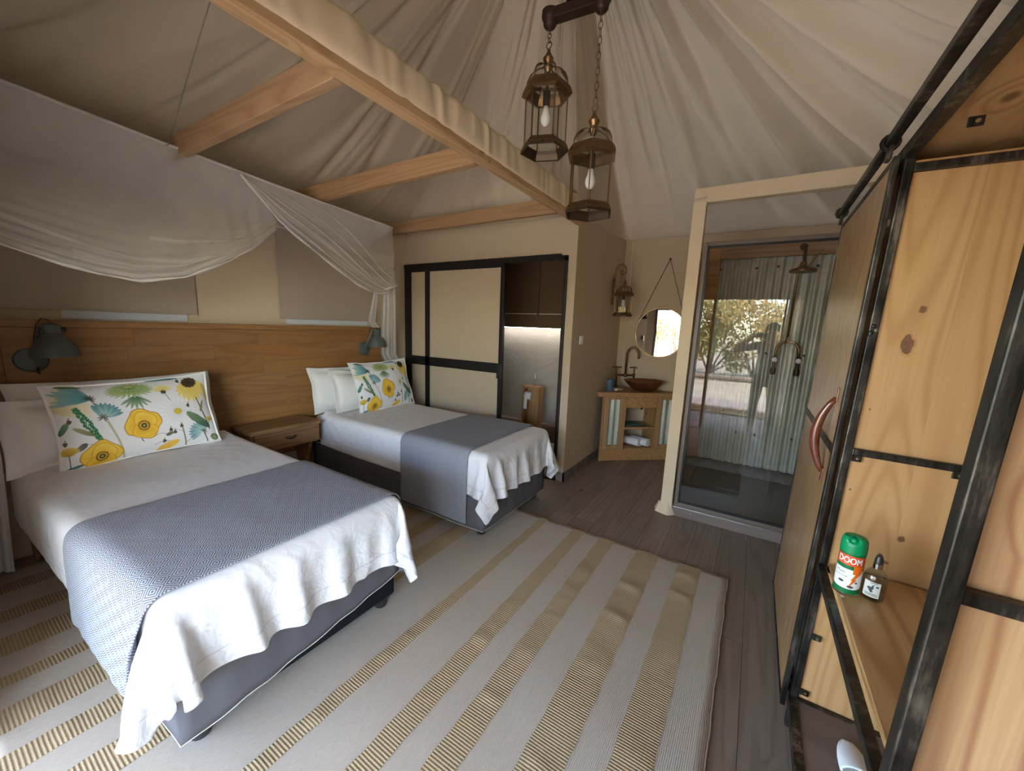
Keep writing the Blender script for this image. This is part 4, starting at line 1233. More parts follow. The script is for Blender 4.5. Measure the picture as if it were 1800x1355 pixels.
# ------------------------------------------------------------------ lanterns
def hexring(z, r, t, ro=None):
    """profile pair of a hexagonal band"""
    return (r, z)
def hexband(mb, at, prof_out, thick, ph):
    n = 6
    prof = prof_out + [(r - thick, z) for r, z in prof_out[::-1]]
    V, F = [], []
    for r, z in prof:
        V += [(at[0] + r * cos(2 * pi * k / n + ph), at[1] + r * sin(2 * pi * k / n + ph), at[2] + z) for k in range(n)]
    m_ = len(prof)
    for i in range(m_):
        j = (i + 1) % m_
        F += [(i * n + k, i * n + (k + 1) % n, j * n + (k + 1) % n, j * n + k) for k in range(n)]
    mb.add(V, F)
    return mb
def flutes(mb, at, r0, z0, r1, z1, ph, m_=15):
    """slanted ribs embossed on each face of a hexagonal band"""
    for k in range(6):
        def P(s, f):
            a0, a1 = 2 * pi * k / 6 + ph, 2 * pi * (k + 1) / 6 + ph
            r = lerp(r0, r1, f)
            q = Vector((r * cos(a0), r * sin(a0), 0)).lerp(Vector((r * cos(a1), r * sin(a1), 0)), s)
            return q + Vector((at[0], at[1], at[2] + lerp(z0, z1, f)))
        am = 2 * pi * (k + .5) / 6 + ph
        out = Vector((cos(am), sin(am), .3)) * .0022
        for i in range(m_):
            s = (i + .5) / m_
            sk = .035 if i < m_ / 2 else -.035
            mb.bar(P(min(.97, max(.03, s - sk)), .12) + out * .4, P(min(.97, max(.03, s + sk)), .88) + out * .4, .0034, .004, up=(cos(am), sin(am), 0))
def chain(mb, top, bot, n, w=.011, r=.0021):
    top, bot = Vector(top), Vector(bot)
    L_ = (top - bot).length / n
    for i in range(n):
        c = top.lerp(bot, (i + .5) / n)
        ax = Vector((1, 0, 0)) if i % 2 else Vector((0, 1, 0))
        h = L_ * .64
        pts = [c + ax * (w * cos(2 * pi * k / 12)) * (1 if abs(cos(2 * pi * k / 12)) > .3 else .9) + Vector((0, 0, h * sin(2 * pi * k / 12))) for k in range(12)]
        mb.tube(pts, r, 5, closed=True)
def lantern(X, Y, zb, label, ztop_chain, ph, group, sc=1.0, name='hanging_lantern', wall=False):
    t = thing(name, label, 'lantern', (X, Y, zb), group)
    s = sc
    at = (X, Y, zb)
    bb = hexband(MB(), at, [(.138 * s, 0), (.138 * s, .006 * s), (.128 * s, .034 * s), (.116 * s, .05 * s)], .006, ph)
    lower = obj('lower_band', bb, M['bronze_dark'], t)
    f1 = MB(); flutes(f1, at, .138 * s, .006 * s, .116 * s, .05 * s, ph)
    obj('fluting', f1, M['gold_bronze'], lower)
    tb = hexband(MB(), at, [(.120 * s, .285 * s), (.142 * s, .292 * s), (.140 * s, .298 * s), (.126 * s, .33 * s), (.112 * s, .345 * s)], .006, ph)
    upper = obj('upper_band', tb, M['bronze'], t)
    f2 = MB(); flutes(f2, at, .140 * s, .298 * s, .126 * s, .33 * s, ph)
    obj('fluting', f2, M['gold_bronze'], upper)
    for k in range(6):
        a = 2 * pi * k / 6 + ph
        obj('post', MB().bar((X + .116 * s * cos(a), Y + .116 * s * sin(a), zb + .04 * s), (X + .116 * s * cos(a), Y + .116 * s * sin(a), zb + .29 * s), .0065 * s, up=(cos(a), sin(a), 0)), M['bronze'], t)
        a2 = 2 * pi * (k + 1) / 6 + ph
        p, q = [Vector((X + .113 * s * cos(b), Y + .113 * s * sin(b), 0)) for b in (a, a2)]
        p, q = p.lerp(q, .02), q.lerp(p, .02)
        obj('glass_pane', MB().add([(p.x, p.y, zb + .048 * s), (q.x, q.y, zb + .048 * s), (q.x, q.y, zb + .288 * s), (p.x, p.y, zb + .288 * s)], [(0, 1, 2, 3)]), M['lantern_glass'], t)
        rb = [(X + cos(a) * r * s, Y + sin(a) * r * s, zb + z * s) for r, z in ((.113, .34), (.110, .365), (.096, .395), (.072, .416), (.045, .427), (.02, .430))]
        obj('dome_rib', MB().tube(rb, .0042 * s, 6), M['bronze'], t, smooth=True)
    obj('dome_glass', MB().lathe([(.110 * s, .342 * s), (.106 * s, .365 * s), (.092 * s, .393 * s), (.070 * s, .413 * s), (.045 * s, .424 * s), (.015 * s, .427 * s)], 6, at, ph=ph), M['lantern_glass'], t, smooth=True)
    obj('finial', MB().lathe([(.012 * s, .40 * s), (.026 * s, .424 * s), (.028 * s, .432 * s), (.018 * s, .440 * s), (.022 * s, .452 * s), (.028 * s, .462 * s), (.030 * s, .470 * s), (.020 * s, .484 * s), (.012 * s, .498 * s), (.009 * s, .505 * s), (.011 * s, .512 * s), (.004 * s, .520 * s)], 20, at), M['gold_bronze'], t, auto=40)
    obj('socket', MB().lathe([(.018 * s, .235 * s), (.020 * s, .25 * s), (.020 * s, .31 * s), (.008 * s, .32 * s), (.008 * s, .42 * s)], 16, at), M['bronze_dark'], t, auto=40)
    obj('bulb', MB().lathe([(.0, .135 * s), (.012 * s, .138 * s), (.023 * s, .15 * s), (.028 * s, .168 * s), (.026 * s, .185 * s), (.017 * s, .21 * s), (.014 * s, .236 * s)], 20, at), M['bulb'], t, smooth=True)
    if ztop_chain:
        ch = MB()
        ztip = zb + .52 * s
        ch.tube([Vector((X + .016 * cos(2 * pi * k / 14), Y, ztip + .014 + .016 * sin(2 * pi * k / 14))) for k in range(14)], .0026, 6, closed=True)
        n_ = max(3, int(round((ztop_chain - ztip - .03) / .034)))
        chain(ch, (X, Y, ztop_chain), (X, Y, ztip + .028), n_)
        obj('chain', ch, M['bronze'], t, smooth=True)
    return t
lantern(-1.137, 2.09, 2.562, 'bronze hexagonal lantern hanging on the shorter chain', 3.165, radians(20), 'lanterns on the ceiling bar', .99)
lantern(-.862, 2.118, 2.209, 'bronze hexagonal lantern hanging lower on the longer chain', 3.165, radians(50), 'lanterns on the ceiling bar', .99)
cb = thing('ceiling_bar', 'dark bronze bar under the roof peak carrying both lanterns', 'lamp mount', (-1.0, 2.1, 3.17))
dirb = (Vector((-.862, 2.118, 0)) - Vector((-1.137, 2.09, 0))).normalized()
obj('bar', MB().bar(Vector((-1.137, 2.09, 3.222)) + dirb * .02, Vector((-.862, 2.118, 3.222)) - dirb * .02, .062, .052), M['bronze_dark'], cb, bevel=.006)
for x_, y_ in ((-1.137, 2.09), (-.862, 2.118)):
    obj('canopy_cup', MB().lathe([(.006, -.012), (.010, -.006), (.026, .0), (.034, .010), (.036, .028), (.040, .034), (.046, .046), (.045, .075), (.034, .082), (0, .083)], 24, (x_, y_, 3.172)), M['bronze_dark'], cb, auto=40)
obj('stem', MB().lathe([(.05, .05), (.05, .07), (.018, .08), (.018, .86)], 16, (-1.0, 2.104, 3.2)), M['bronze_dark'], cb, auto=40)

# wall lantern by the mirror
wt = lantern(-1.40, 4.72, 1.765, 'bronze wall lantern on a scrolled bracket beside the mirror', 0, radians(10), None, .82, 'wall_lantern')
wx, wy = -1.40, 4.72
obj('back_plate', MB().lathe([(.0, 0), (.034, .002), (.034, .01), (.02, .016), (0, .018)], 6, (XP + .006, wy, 2.05), Matrix.Rotation(pi / 2, 3, 'Y')).box(XP + .004, XP + .016, wy - .028, wy + .028, 1.90, 2.17).lathe([(.02, 0), (.014, .02), (.006, .035), (0, .045)], 10, (XP + .010, wy, 2.17)), M['bronze'], wt, auto=40)
sc_ = []
for k in range(15):
    a = pi - pi * k / 14
    sc_.append((XP + .095 + .062 * cos(a), wy, 2.28 + .085 * sin(a)))
sc_ = [(XP + .012, wy, 2.10), (XP + .045, wy, 2.11), (XP + .033, wy, 2.18)] + sc_
for k in range(1, 20):
    a = -k / 19 * 2.6 * pi / 1.4
    r = .04 * (1 - k / 22)
    sc_.append((XP + .157 - .04 + r * cos(a), wy, 2.28 + r * sin(a)))
obj('bracket', MB().tube(sc_, .009, 8), M['bronze'], wt, smooth=True)
obj('drop_rod', MB().tube([(XP + .150, wy, 2.255), (XP + .150, wy, 2.17)], .005, 6), M['bronze'], wt)

# ------------------------------------------------------------------ mirror on a strap
mt = thing('round_mirror', 'round mirror hung by a brown leather strap above the basin', 'mirror', (-1.03, YB - .03, 1.585))
rxm = Matrix.Rotation(pi / 2, 3, 'X')
obj('glass', MB().lathe([(.297, 0), (.297, .004), (0, .0045)], 64, (-1.03, YB - .030, 1.585), rxm), M['mirror'], mt)
obj('rim', MB().lathe([(.296, -.018), (.309, -.018), (.310, .008), (.296, .008), (.296, -.018)], 64, (-1.03, YB - .032, 1.585), rxm), M['gold_bronze'], mt, auto=40)
HK = Vector((-.995, YB - .03, 2.462))
def strap(xe, ze):
    return MB().bar((xe, YB - .028, ze), HK, .003, .022, up=(0, 1, 0))
obj('strap', strap(-1.315, 1.70), M['leather'], mt)
obj('strap', strap(-.745, 1.70), M['leather'], mt)
obj('hook', MB().lathe([(.012, 0), (.012, .006), (.006, .008), (.006, .03), (.010, .034), (0, .038)], 12, HK + Vector((0, .02, 0)), rxm), M['bronze_dark'], mt, auto=40)
sw = thing('light_switch', 'small white light switch on the canvas corner wall', 'switch', (XP, 3.82, 1.48))
obj('plate', MB().box(XP + .008, XP + .018, 3.775, 3.865, 1.44, 1.525), M['white_plastic'], sw, bevel=.003)
obj('rocker', MB().box(XP + .018, XP + .024, 3.80, 3.84, 1.46, 1.505), M['white_plastic'], sw, bevel=.002)

# ------------------------------------------------------------------ corner vanity; local u along the front, w towards the corner
VA, VB_ = Vector((-1.461, 4.455, 0)), Vector((-.768, 5.049, 0))
vu = (VB_ - VA).normalized()
vw = Vector((-vu.y, vu.x, 0))
def VP(u, w, z): return VA + vu * u + vw * w + Vector((0, 0, z))
def vbox(mb, u0, u1, w0, w1, z0, z1):
    return mb.hexa([VP(u0, w0, z0), VP(u1, w0, z0), VP(u1, w1, z0), VP(u0, w1, z0), VP(u0, w0, z1), VP(u1, w0, z1), VP(u1, w1, z1), VP(u0, w1, z1)])
vt = thing('corner_vanity', 'wooden corner vanity with corrugated tin doors under the basin', 'vanity', VP(.49, .1, 0))
def vpoly(mb, pts, z0, z1):
    n = len(pts)
    return mb.add([(p.x, p.y, z0) for p in pts] + [(p.x, p.y, z1) for p in pts], [tuple(range(n))[::-1], tuple(range(n, 2 * n))] + [(i, (i + 1) % n, n + (i + 1) % n, n + i) for i in range(n)])
VL = 1.0
top = [VP(-.05, -.04, 0), VP(VL + .02, -.04, 0), Vector((-.68, YB - .02, 0)), Vector((XP + .02, YB - .02, 0)), Vector((XP + .02, 4.42, 0))]
obj('worktop', vpoly(MB(), top, .812, .868), M['teak_x'], vt, bevel=.006)
for u_ in (0, VL - .022): obj('leg', vbox(MB(), u_, u_ + .022, 0, .03, 0, .812), M['teak_z'], vt, bevel=.002)
obj('plinth', vbox(MB(), .022, VL - .022, .012, .032, 0.004, .15), M['teak_x'], vt, bevel=.002)
for u0, u1 in ((.024, .30), (.70, .976)):
    d_ = obj('door', vbox(vbox(vbox(vbox(MB(), u0, u0 + .058, 0, .022, .155, .81), u1 - .075, u1, 0, .022, .155, .81), u0 + .058, u1 - .075, 0, .022, .155, .205), u0 + .058, u1 - .075, 0, .022, .775, .81), M['teak_z'], vt, bevel=.002)
    ti = MB().grid(lambda u, v: VP(lerp(u0 + .05, u1 - .066, u), .028 - .010 * cos(2 * pi * (lerp(u0 + .05, u1 - .066, u) - u0 - .05) / .0762), lerp(.2, .78, v)), 30, 1)
    obj('corrugated_inset', ti, M['tin'], d_, smooth=True)
dd = obj('drawer', vbox(MB(), .304, .696, -.004, .03, .675, .808), M['teak_x'], vt, bevel=.003)
obj('drawer_pull', MB().ball(VP(.5, .004, .668), .016, 10), M['bronze_dark'], dd, smooth=True)
obj('shelf', vbox(MB(), .302, .70, .02, .34, .40, .43), M['teak_x'], vt, bevel=.003)
obj('shelf', vbox(MB(), .302, .70, .0, .34, .145, .165), M['teak_x'], vt, bevel=.003)
obj('side_panel', vbox(MB(), .284, .302, .012, .36, .15, .81), M['teak_z'], vt)
obj('side_panel', vbox(MB(), .70, .718, .012, .36, .15, .81), M['teak_z'], vt)
# basin, taps and things on the vanity
BZ = .868
bc = VP(.56, .115, BZ)
bs_ = thing('basin', 'oval hammered copper basin sitting on the vanity', 'basin', bc)
Mb = Matrix(((vu.x * .98, vw.x * .72, 0), (vu.y * .98, vw.y * .72, 0), (0, 0, 1)))
obj('bowl', MB().lathe([(0, .004), (.06, .004), (.085, .004), (.13, .028), (.19, .075), (.245, .128), (.252, .134), (.262, .134), (.262, .130), (.20, .070), (.145, .020), (.10, .0), (0, .0)][::-1], 48, bc, Mb), M['copper'], bs_, smooth=True)
obj('foot_ring', MB().lathe([(.06, 0), (.068, .0), (.068, .008), (.06, .008)], 32, bc, Mb), M['chrome'], bs_, auto=40)
tc = VP(.45, .43, BZ)
tp = thing('mixer_tap', 'bronze swan-neck tap with two cross handles behind the basin', 'tap', tc)
def TPt(a, b_, z): return tc + vu * a + vw * b_ + Vector((0, 0, z))
sp = [TPt(0, 0, .15), TPt(0, 0, .44)] + [TPt(.0 + .055 - .055 * cos(pi * k / 10), -.10 * (k / 10), .44 + .075 * sin(pi * k / 10)) for k in range(1, 11)] + [TPt(.112, -.105, .38)]
obj('spout', MB().tube(sp, .014, 12), M['bronze'], tp, smooth=True)
br = MB().tube([TPt(-.12, 0, .155), TPt(.12, 0, .155)], .013, 10).lathe([(.02, 0), (.024, .02), (.024, .04), (.016, .05)], 14, TPt(0, 0, .13))
obj('bridge', br, M['bronze'], tp, auto=40)
for s_ in (-.12, .12):
    obj('riser', MB().tube([TPt(s_, 0, .002), TPt(s_, 0, .155)], .015, 10).lathe([(.03, 0), (.03, .006), (.018, .012)], 14, TPt(s_, 0, .0)), M['bronze_dark'], tp, auto=40)
    h_ = obj('cross_handle', MB().lathe([(.016, .15), (.022, .165), (.010, .19), (.014, .22), (.009, .25), (.012, .268), (0, .274)], 14, TPt(s_, 0, 0)).tube([TPt(s_ - .052, 0, .256), TPt(s_ + .052, 0, .256)], .0075, 8).tube([TPt(s_, -.052, .256), TPt(s_, .052, .256)], .0075, 8), M['bronze'], tp, auto=40)
    obj('handle_tip', MB().ball(TPt(s_ - .055, 0, .256), .011, 8).ball(TPt(s_ + .055, 0, .256), .011, 8).ball(TPt(s_, -.055, .256), .011, 8).ball(TPt(s_, .055, .256), .011, 8), M['bronze'], h_, smooth=True)
tu = obj('tumbler', MB().lathe([(.042, 0), (.044, .004), (.044, .135), (.041, .137), (.040, .02), (0, .018)], 28, VP(.115, .11, BZ)), M['blue_tumbler'], auto=40)
tag(tu, 'blue glazed tumbler standing on the vanity', 'tumbler')
sd = thing('soap_dish', 'small shiny soap dish in front of the blue tumbler', 'soap dish', VP(.20, .05, BZ))
Ms = Matrix(((vu.x, vw.x * .65, 0), (vu.y, vw.y * .65, 0), (0, 0, 1)))
obj('dish', MB().lathe([(0, .004), (.055, .008), (.078, .03), (.082, .032), (.06, .004), (0, .0)], 28, VP(.20, .05, BZ), Ms), M['chrome'], sd, smooth=True)
obj('soap', MB().lathe([(0, .008), (.04, .010), (.046, .02), (.04, .03), (0, .033)], 20, VP(.20, .05, BZ), Ms), M['white_plastic'], sd, smooth=True)
def towel(u, w, z, label, seed):
    r_ = .055
    ax = (vw * -.82 + vu * .57).normalized()
    sd_ = Vector((-ax.y, ax.x, 0))
    base = VP(u, w, z)
    pts = []
    for k in range(90):
        a = k / 89 * 2 * pi * 3.6
        r = .010 + (r_ - .010) * k / 89
        pts.append((r * cos(a), r * sin(a)))
    pts += [(r_ * 1.0, -.02), (r_ * 1.02, -.045), (r_ * .9, -r_ + .004)]
    def f(i, j):
        x, y = pts[min(len(pts) - 1, int(round(i * (len(pts) - 1))))]
        s = lerp(-.12, .12, j)
        return base + sd_ * x + Vector((0, 0, r_ + y + .004)) + ax * s
    o = obj('rolled_towel', MB().grid(f, len(pts) - 1, 6), M['towel'], smooth=True, solid=.006)
    return tag(o, label, 'towel', 'rolled towels in the vanity')
towel(.46, .13, .165, 'left white towel of the two rolled in the vanity cubby', 1)
towel(.575, .12, .165, 'right white towel of the two rolled in the vanity cubby', 2)
lf = obj('leaflet', MB().grid(lambda u, v: VP(lerp(.34, .62, u), lerp(.05, .22, v), .4325 + .018 * sin(pi * u) + .01 * u * sin(u * 9 + v * 3)), 14, 8), M['leaflet'], solid=.003, smooth=True)
tag(lf, 'green printed leaflet on the middle vanity shelf', 'leaflet')

# ------------------------------------------------------------------ shower column on the tin wall
sh = thing('shower_column', 'exposed bronze shower column with rain head on the tin wall', 'shower', (.29, 5.07, 1.2))
ys = 5.02
obj('riser_pipe', MB().tube([(.272, ys, 1.55), (.272, ys, 2.25), (.285, ys - .01, 2.31), (.29, ys - .02, 2.34)], .011, 10), M['bronze'], sh, smooth=True)
obj('head_arm', MB().tube([(.29, 5.06, 2.50), (.29, 5.0, 2.50), (.30, ys - .06, 2.47), (.305, ys - .08, 2.35), (.305, ys - .08, 2.32)], .013, 10).lathe([(.035, 0), (.03, .01), (.014, .016)], 16, (.29, 5.062, 2.50), Matrix.Rotation(pi / 2, 3, 'X')), M['bronze_dark'], sh, smooth=True)
obj('shower_head', MB().lathe([(.0, .0), (.112, .0), (.115, .012), (.108, .024), (.06, .042), (.028, .058), (.020, .085), (.02, .10), (0, .1)], 36, (.305, ys - .08, 2.235)), M['bronze'], sh, auto=40)
yk = [(.187, ys, 1.36)] + [(.287 - .10 * cos(pi * k / 14), ys, 1.44 + .105 * sin(pi * k / 14)) for k in range(15)] + [(.392, ys, 1.36)]
obj('yoke', MB().tube(yk, .014, 10), M['bronze'], sh, smooth=True)
obj('union', MB().lathe([(.02, 0), (.024, .012), (.016, .05)], 14, (.278, ys, 1.535)), M['bronze'], sh, auto=40)
for xt in (.187, .392):
    v_ = obj('valve', MB().lathe([(.022, 1.19), (.026, 1.21), (.026, 1.25), (.016, 1.27), (.016, 1.32), (.024, 1.335), (.024, 1.37), (.014, 1.39)], 16, (xt, ys, 0)).tube([(xt, ys, 1.23), (xt, 5.09, 1.23)], .014, 8), M['bronze_dark'], sh, auto=40)
    obj('tap_button', MB().lathe([(.026, 0), (.026, .006), (.02, .01), (0, .012)], 14, (xt, ys - .022, 1.35), Matrix.Rotation(pi / 2, 3, 'X')), M['white_plastic'], v_, auto=40)
obj('pull_rod', MB().tube([(.315, ys - .10, 2.25), (.44, ys - .12, 2.44)], .005, 6), M['gold_bronze'], sh, label='thin brass rod')

# ------------------------------------------------------------------ inside the bathroom
wc = thing('wall_cabinet', 'dark brown wall cabinet glimpsed through the sliding door', 'cabinet', (-2.5, 4.66, 1.575))
obj('body', MB().box(-3.2, XP - .06, 4.58, 4.74, 1.60, 2.56), M['bath_panel'], wc)
obj('fascia', MB().box(-3.2, XP - .06, 4.56, 4.58, 1.588, 1.765), M['bath_panel'], wc)
for a, b_ in ((-3.2, -2.46), (-2.45, XP - .06)):
    obj('cabinet_door', MB().box(a, b_, 4.56, 4.58, 1.772, 2.56), M['bath_panel'], wc, bevel=.002)
    obj('light_gap', MB().box(a + .01, b_ - .02, 4.557, 4.566, 1.765, 1.773), M['white_plastic'], wc)  # pale strip in place of the line of light in the door gap
obj('led_strip', MB().box(-3.15, XP - .1, 4.64, 4.66, 1.58, 1.59), M['led'], wc, label='glowing light strip')
tr = thing('toilet_roll_stand', 'wooden toilet roll stand in the bathroom', 'roll holder', (-2.42, 4.45, 0))
obj('frame', MB().box(-2.545, -2.52, 4.38, 4.52, 0, .81).box(-2.40, -2.30, 4.38, 4.52, 0, .81).box(-2.52, -2.40, 4.49, 4.52, 0, .81).box(-2.55, -2.295, 4.375, 4.525, .81, .835).box(-2.52, -2.40, 4.38, 4.49, .0, .03), M['teak_z'], tr, bevel=.003)
obj('peg', MB().tube([(-2.52, 4.43, .70), (-2.40, 4.43, .70)], .01, 8), M['teak_z'], tr)
rl_ = thing('toilet_roll', 'white toilet roll on the wooden stand', 'toilet roll', (-2.46, 4.42, .63))
Mr = Matrix.Rotation(pi / 2, 3, 'Y')
obj('roll', MB().lathe([(.02, 0), (.056, 0), (.056, .10), (.02, .10)], 28, (-2.51, 4.425, .70), Mr), M['paper'], rl_, auto=40)
obj('loose_sheet', MB().grid(lambda u, v: Vector((lerp(-2.508, -2.46, u), 4.372 + .004 * sin(v * 6), lerp(.70, .53, v))), 4, 8), M['paper'], rl_, smooth=True)
gb = thing('glass_bottle', 'small clear bottle standing on the toilet roll stand', 'bottle', (-2.40, 4.45, .8355))
obj('body', MB().lathe([(.0, .0), (.026, .0), (.028, .005), (.028, .075), (.012, .092), (.010, .11)], 20, (-2.40, 4.45, .836)), M['lantern_glass'], gb, smooth=True)
obj('pump', MB().lathe([(.013, .105), (.013, .125), (.007, .128), (.007, .15), (.012, .152), (.012, .165), (0, .166)], 14, (-2.40, 4.45, .836)), M['chrome'], gb, auto=40)

# ------------------------------------------------------------------ wardrobe: steel frame with pine boards, open bays and one sliding door
wd = thing('wardrobe', 'tall open wardrobe of black steel tube and knotty pine boards', 'wardrobe', (.284, 1.3, 0), rot=(0, .0150, 0))
D_ = .60
def wl_(mb): return mb
def wobj(name, mb, mat, parent=wd, **k):
    """vertices: x = depth from the front plane, y = room y, z = height"""
    mb.v = [(p[0], p[1] - 1.3, p[2]) for p in mb.v]
    return obj(name, mb, mat, parent, local=True, **k)
POST = [(1.80, .030, .0115, .037), (.831, .034, -.017, .010), (.03, .034, -.017, .010), (2.74, .030, .0115, .037)]
for y, w, xa, xb in POST:
    wobj('post', MB().box(xa, xb, y - w / 2, y + w / 2, .0, 2.20), M['steel'], bevel=.003)
    wobj('post', MB().box(D_ - .04, D_, y - w / 2, y + w / 2, .0, 2.20), M['steel'], bevel=.004)
for (z, w, nm) in ((2.165, .034, 'front_rail'), (.115, .034, 'front_rail')):
    wobj(nm, MB().box(.002, w, .05, 2.72, z, z + .04), M['steel'], bevel=.003)
wobj('shelf_rail', MB().box(.006, .032, .85, 1.784, .722, .752), M['steel'], bevel=.004)
R.seed(21)
def side(y, mat, x0=.034):
    n = 3
    xs = [x0, x0 + .17, x0 + .36, D_ - .02]
    for a, b_ in zip(xs[:-1], xs[1:]):
        wobj('board', MB().box(a + .0001, b_ - .0001, y, y + .02, .14, 2.16), mat, bevel=.0004)
side(1.795, M['pine_v'])
side(.85, M['pine_pink'], .008)
side(.03, M['pine_v'])
side(2.73, M['pine_v'])
def knot(x, z, rx, rz, seed, y=1.795):
    r = random.Random(seed)
    n = 18
    rad = [1 + r.uniform(-.16, .16) for _ in range(n)]
    for nm, k, d, mt_ in (('knot', 1.0, .0006, M['knot_ring']), ('knot', .78, .0010, M['knot_core'])):
        pts = [(x + rx * k * rad[i] * cos(2 * pi * i / n), z + rz * k * rad[i] * sin(2 * pi * i / n)) for i in range(n)]
        V = [(a, y + .0005, b) for a, b in pts] + [(a, y - d, b) for a, b in [(x + (p - x) * .93, z + (q - z) * .93) for p, q in pts]]
        wobj(nm, MB().add(V, [tuple(range(n, 2 * n))] + [(i, (i + 1) % n, n + (i + 1) % n, n + i) for i in range(n)]), mt_)
M['knot_ring'] = plain('knot_ring', (.42, .23, .09), .5, noise=.3, nscale=60)
M['knot_core'] = plain('dark_knot', (.17, .08, .035), .55, noise=.55, nscale=90)
for x, z, rx, rz, sd in ((.133, 1.703, .012, .016, 1), (.115, 1.59, .020, .042, 2), (.215, .92, .012, .014, 3), (.19, .82, .013, .008, 4), (.055, 1.06, .004, .005, 5), (.06, 1.36, .004, .005, 7)):
    knot(x, z, rx, rz, sd)
bolt = plain('brass_screw', (.55, .42, .18), .3, .9)
def tab(x, y, z):
    t_ = wobj('screw_tab', MB().box(x, x + .03, y - .006, y, z - .012, z + .012), M['steel'], bevel=.002)
    wobj('screw', MB().lathe([(.0055, 0), (.004, .003), (0, .0035)], 8, (x + .018, y - .006, z), Matrix.Rotation(pi / 2, 3, 'X')), bolt)
for y, zs in ((1.795, (1.205, 2.135, .142)), (.85, (1.215, 2.135, .142))):
    for z in zs:
        wobj('cross_bar', MB().box(.034 if y > 1 else .006, D_ - .03, y - .024, y - .001, z - .012, z + .012), M['steel'], bevel=.003)
wobj('cross_bar', MB().box(.04, D_ - .03, 1.772, 1.79, .728, .748), M['steel'], bevel=.003)
for x, y, z in ((.036, 1.79, 1.18), (.29, 1.79, 1.18), (.036, 1.79, .44), (.036, 1.79, .185), (.06, 1.0, 2.14), (.06, 1.5, 2.14)):
    tab(x, y, z)
# shelf, floor and top boards
for y0, y1, z, nm, mt_ in ((.88, 1.772, .748, 'shelf', 'pine_y'), (.88, 1.772, .13, 'floor_board', 'sill'), (.07, .81, .13, 'floor_board', 'sill'), (.06, 2.72, 2.19, 'top_board', 'pine_y')):
    for a, b_ in ((.012 if z != .748 else .04, .28), (.28, D_ - .03)):
        wobj(nm, MB().box(a, b_ - .0006, y0, y1, z, z + .02), M[mt_], bevel=.001)
wobj('weld', MB().ball((.018, 1.785, 1.62), .006, 8, (1.2, .5, 2)).ball((.030, 1.785, 1.632), .006, 8, (1.2, .5, 1.6)).ball((.022, 1.785, 1.645), .006, 8, (1.4, .5, 1.2)), M['steel'], smooth=True)
# sliding door and its rail
rail = wobj('door_rail', MB().box(-.040, -.012, .0, 2.76, 2.222, 2.250), M['steel'], bevel=.004)
for y in (1.83, 2.70):
    hk = MB().tube([(-.026 + .021 * cos(2 * pi * k / 12), y, 2.236 + .022 * sin(2 * pi * k / 12)) for k in range(12)], .007, 6, closed=True).box(-.03, -.018, y - .02, y + .02, 2.18, 2.222)
    wobj('hanger', hk, M['steel'], smooth=False)
xs = np.linspace(1.885, 2.715, 6)
dr_ = wobj('door', MB().box(-.010, .0, 1.83, 2.735, .095, 2.17), M['pine_door'], bevel=.002)
dfr = MB().box(-.0145, .003, 1.802, 1.834, .075, 2.185).box(-.014, .003, 2.732, 2.745, .075, 2.185).box(-.014, .003, 1.834, 2.732, 2.165, 2.185).box(-.014, .003, 1.834, 2.732, .075, .094)
wobj('door_frame', dfr, M['steel'], dr_, bevel=.003)
wobj('brace', MB().box(-.0135, -.009, 1.834, 2.732, 1.172, 1.204), M['steel'], dr_)
hp = []
for k in range(15):
    t_ = k / 14
    hp.append((-.014 - .042 * sin(pi * t_) ** .8, 1.935 + .012 * sin(pi * t_), lerp(1.37, 1.07, t_)))
hnd = wobj('handle', MB().tube(hp, [.009 + .008 * sin(pi * k / 14) for k in range(15)], 12), M['handle_wood'], dr_, smooth=True, label='polished red-brown pull handle')
for z in (1.355, 1.03): wobj('handle_plate', MB().box(-.015, -.009, 1.924, 1.946, z, z + .055), M['handle_wood'], dr_, bevel=.002)

# ------------------------------------------------------------------ printed text helper
def text_mesh(s, size, bold=0):
    c = bpy.data.curves.new('t', 'FONT'); c.body = s; c.size = size; c.align_x = 'CENTER'; c.align_y = 'CENTER'; c.offset = bold; c.resolution_u = 3
    o = bpy.data.objects.new('t', c); COL.objects.link(o)
    bpy.context.view_layer.update()
    me = bpy.data.meshes.new_from_object(o.evaluated_get(bpy.context.evaluated_depsgraph_get()))
    V = [tuple(v.co) for v in me.vertices]; F = [tuple(p.vertices) for p in me.polygons]
    bpy.data.objects.remove(o); bpy.data.curves.remove(c); bpy.data.meshes.remove(me)
    return V, F
def wrap(V, F, r, at, a0, z0, slant=0):
    """roll flat print (x along, y up) on to an upright cylinder; a0 is the facing angle"""
    mb = MB()
    return mb.add([(at[0] + r * cos(a0 + x / r), at[1] + r * sin(a0 + x / r), at[2] + z0 + y + slant * x) for x, y, *_ in V], F)
def patch(x0, x1, y0, y1, n=14, top=None, bot=None):
    V, F = [], []
    for i in range(n + 1):
        x = lerp(x0, x1, i / n)
        V += [(x, bot(x) if bot else y0), (x, top(x) if top else y1)]
    for i in range(n): F.append((2 * i, 2 * i + 2, 2 * i + 3, 2 * i + 1))
    return V, F
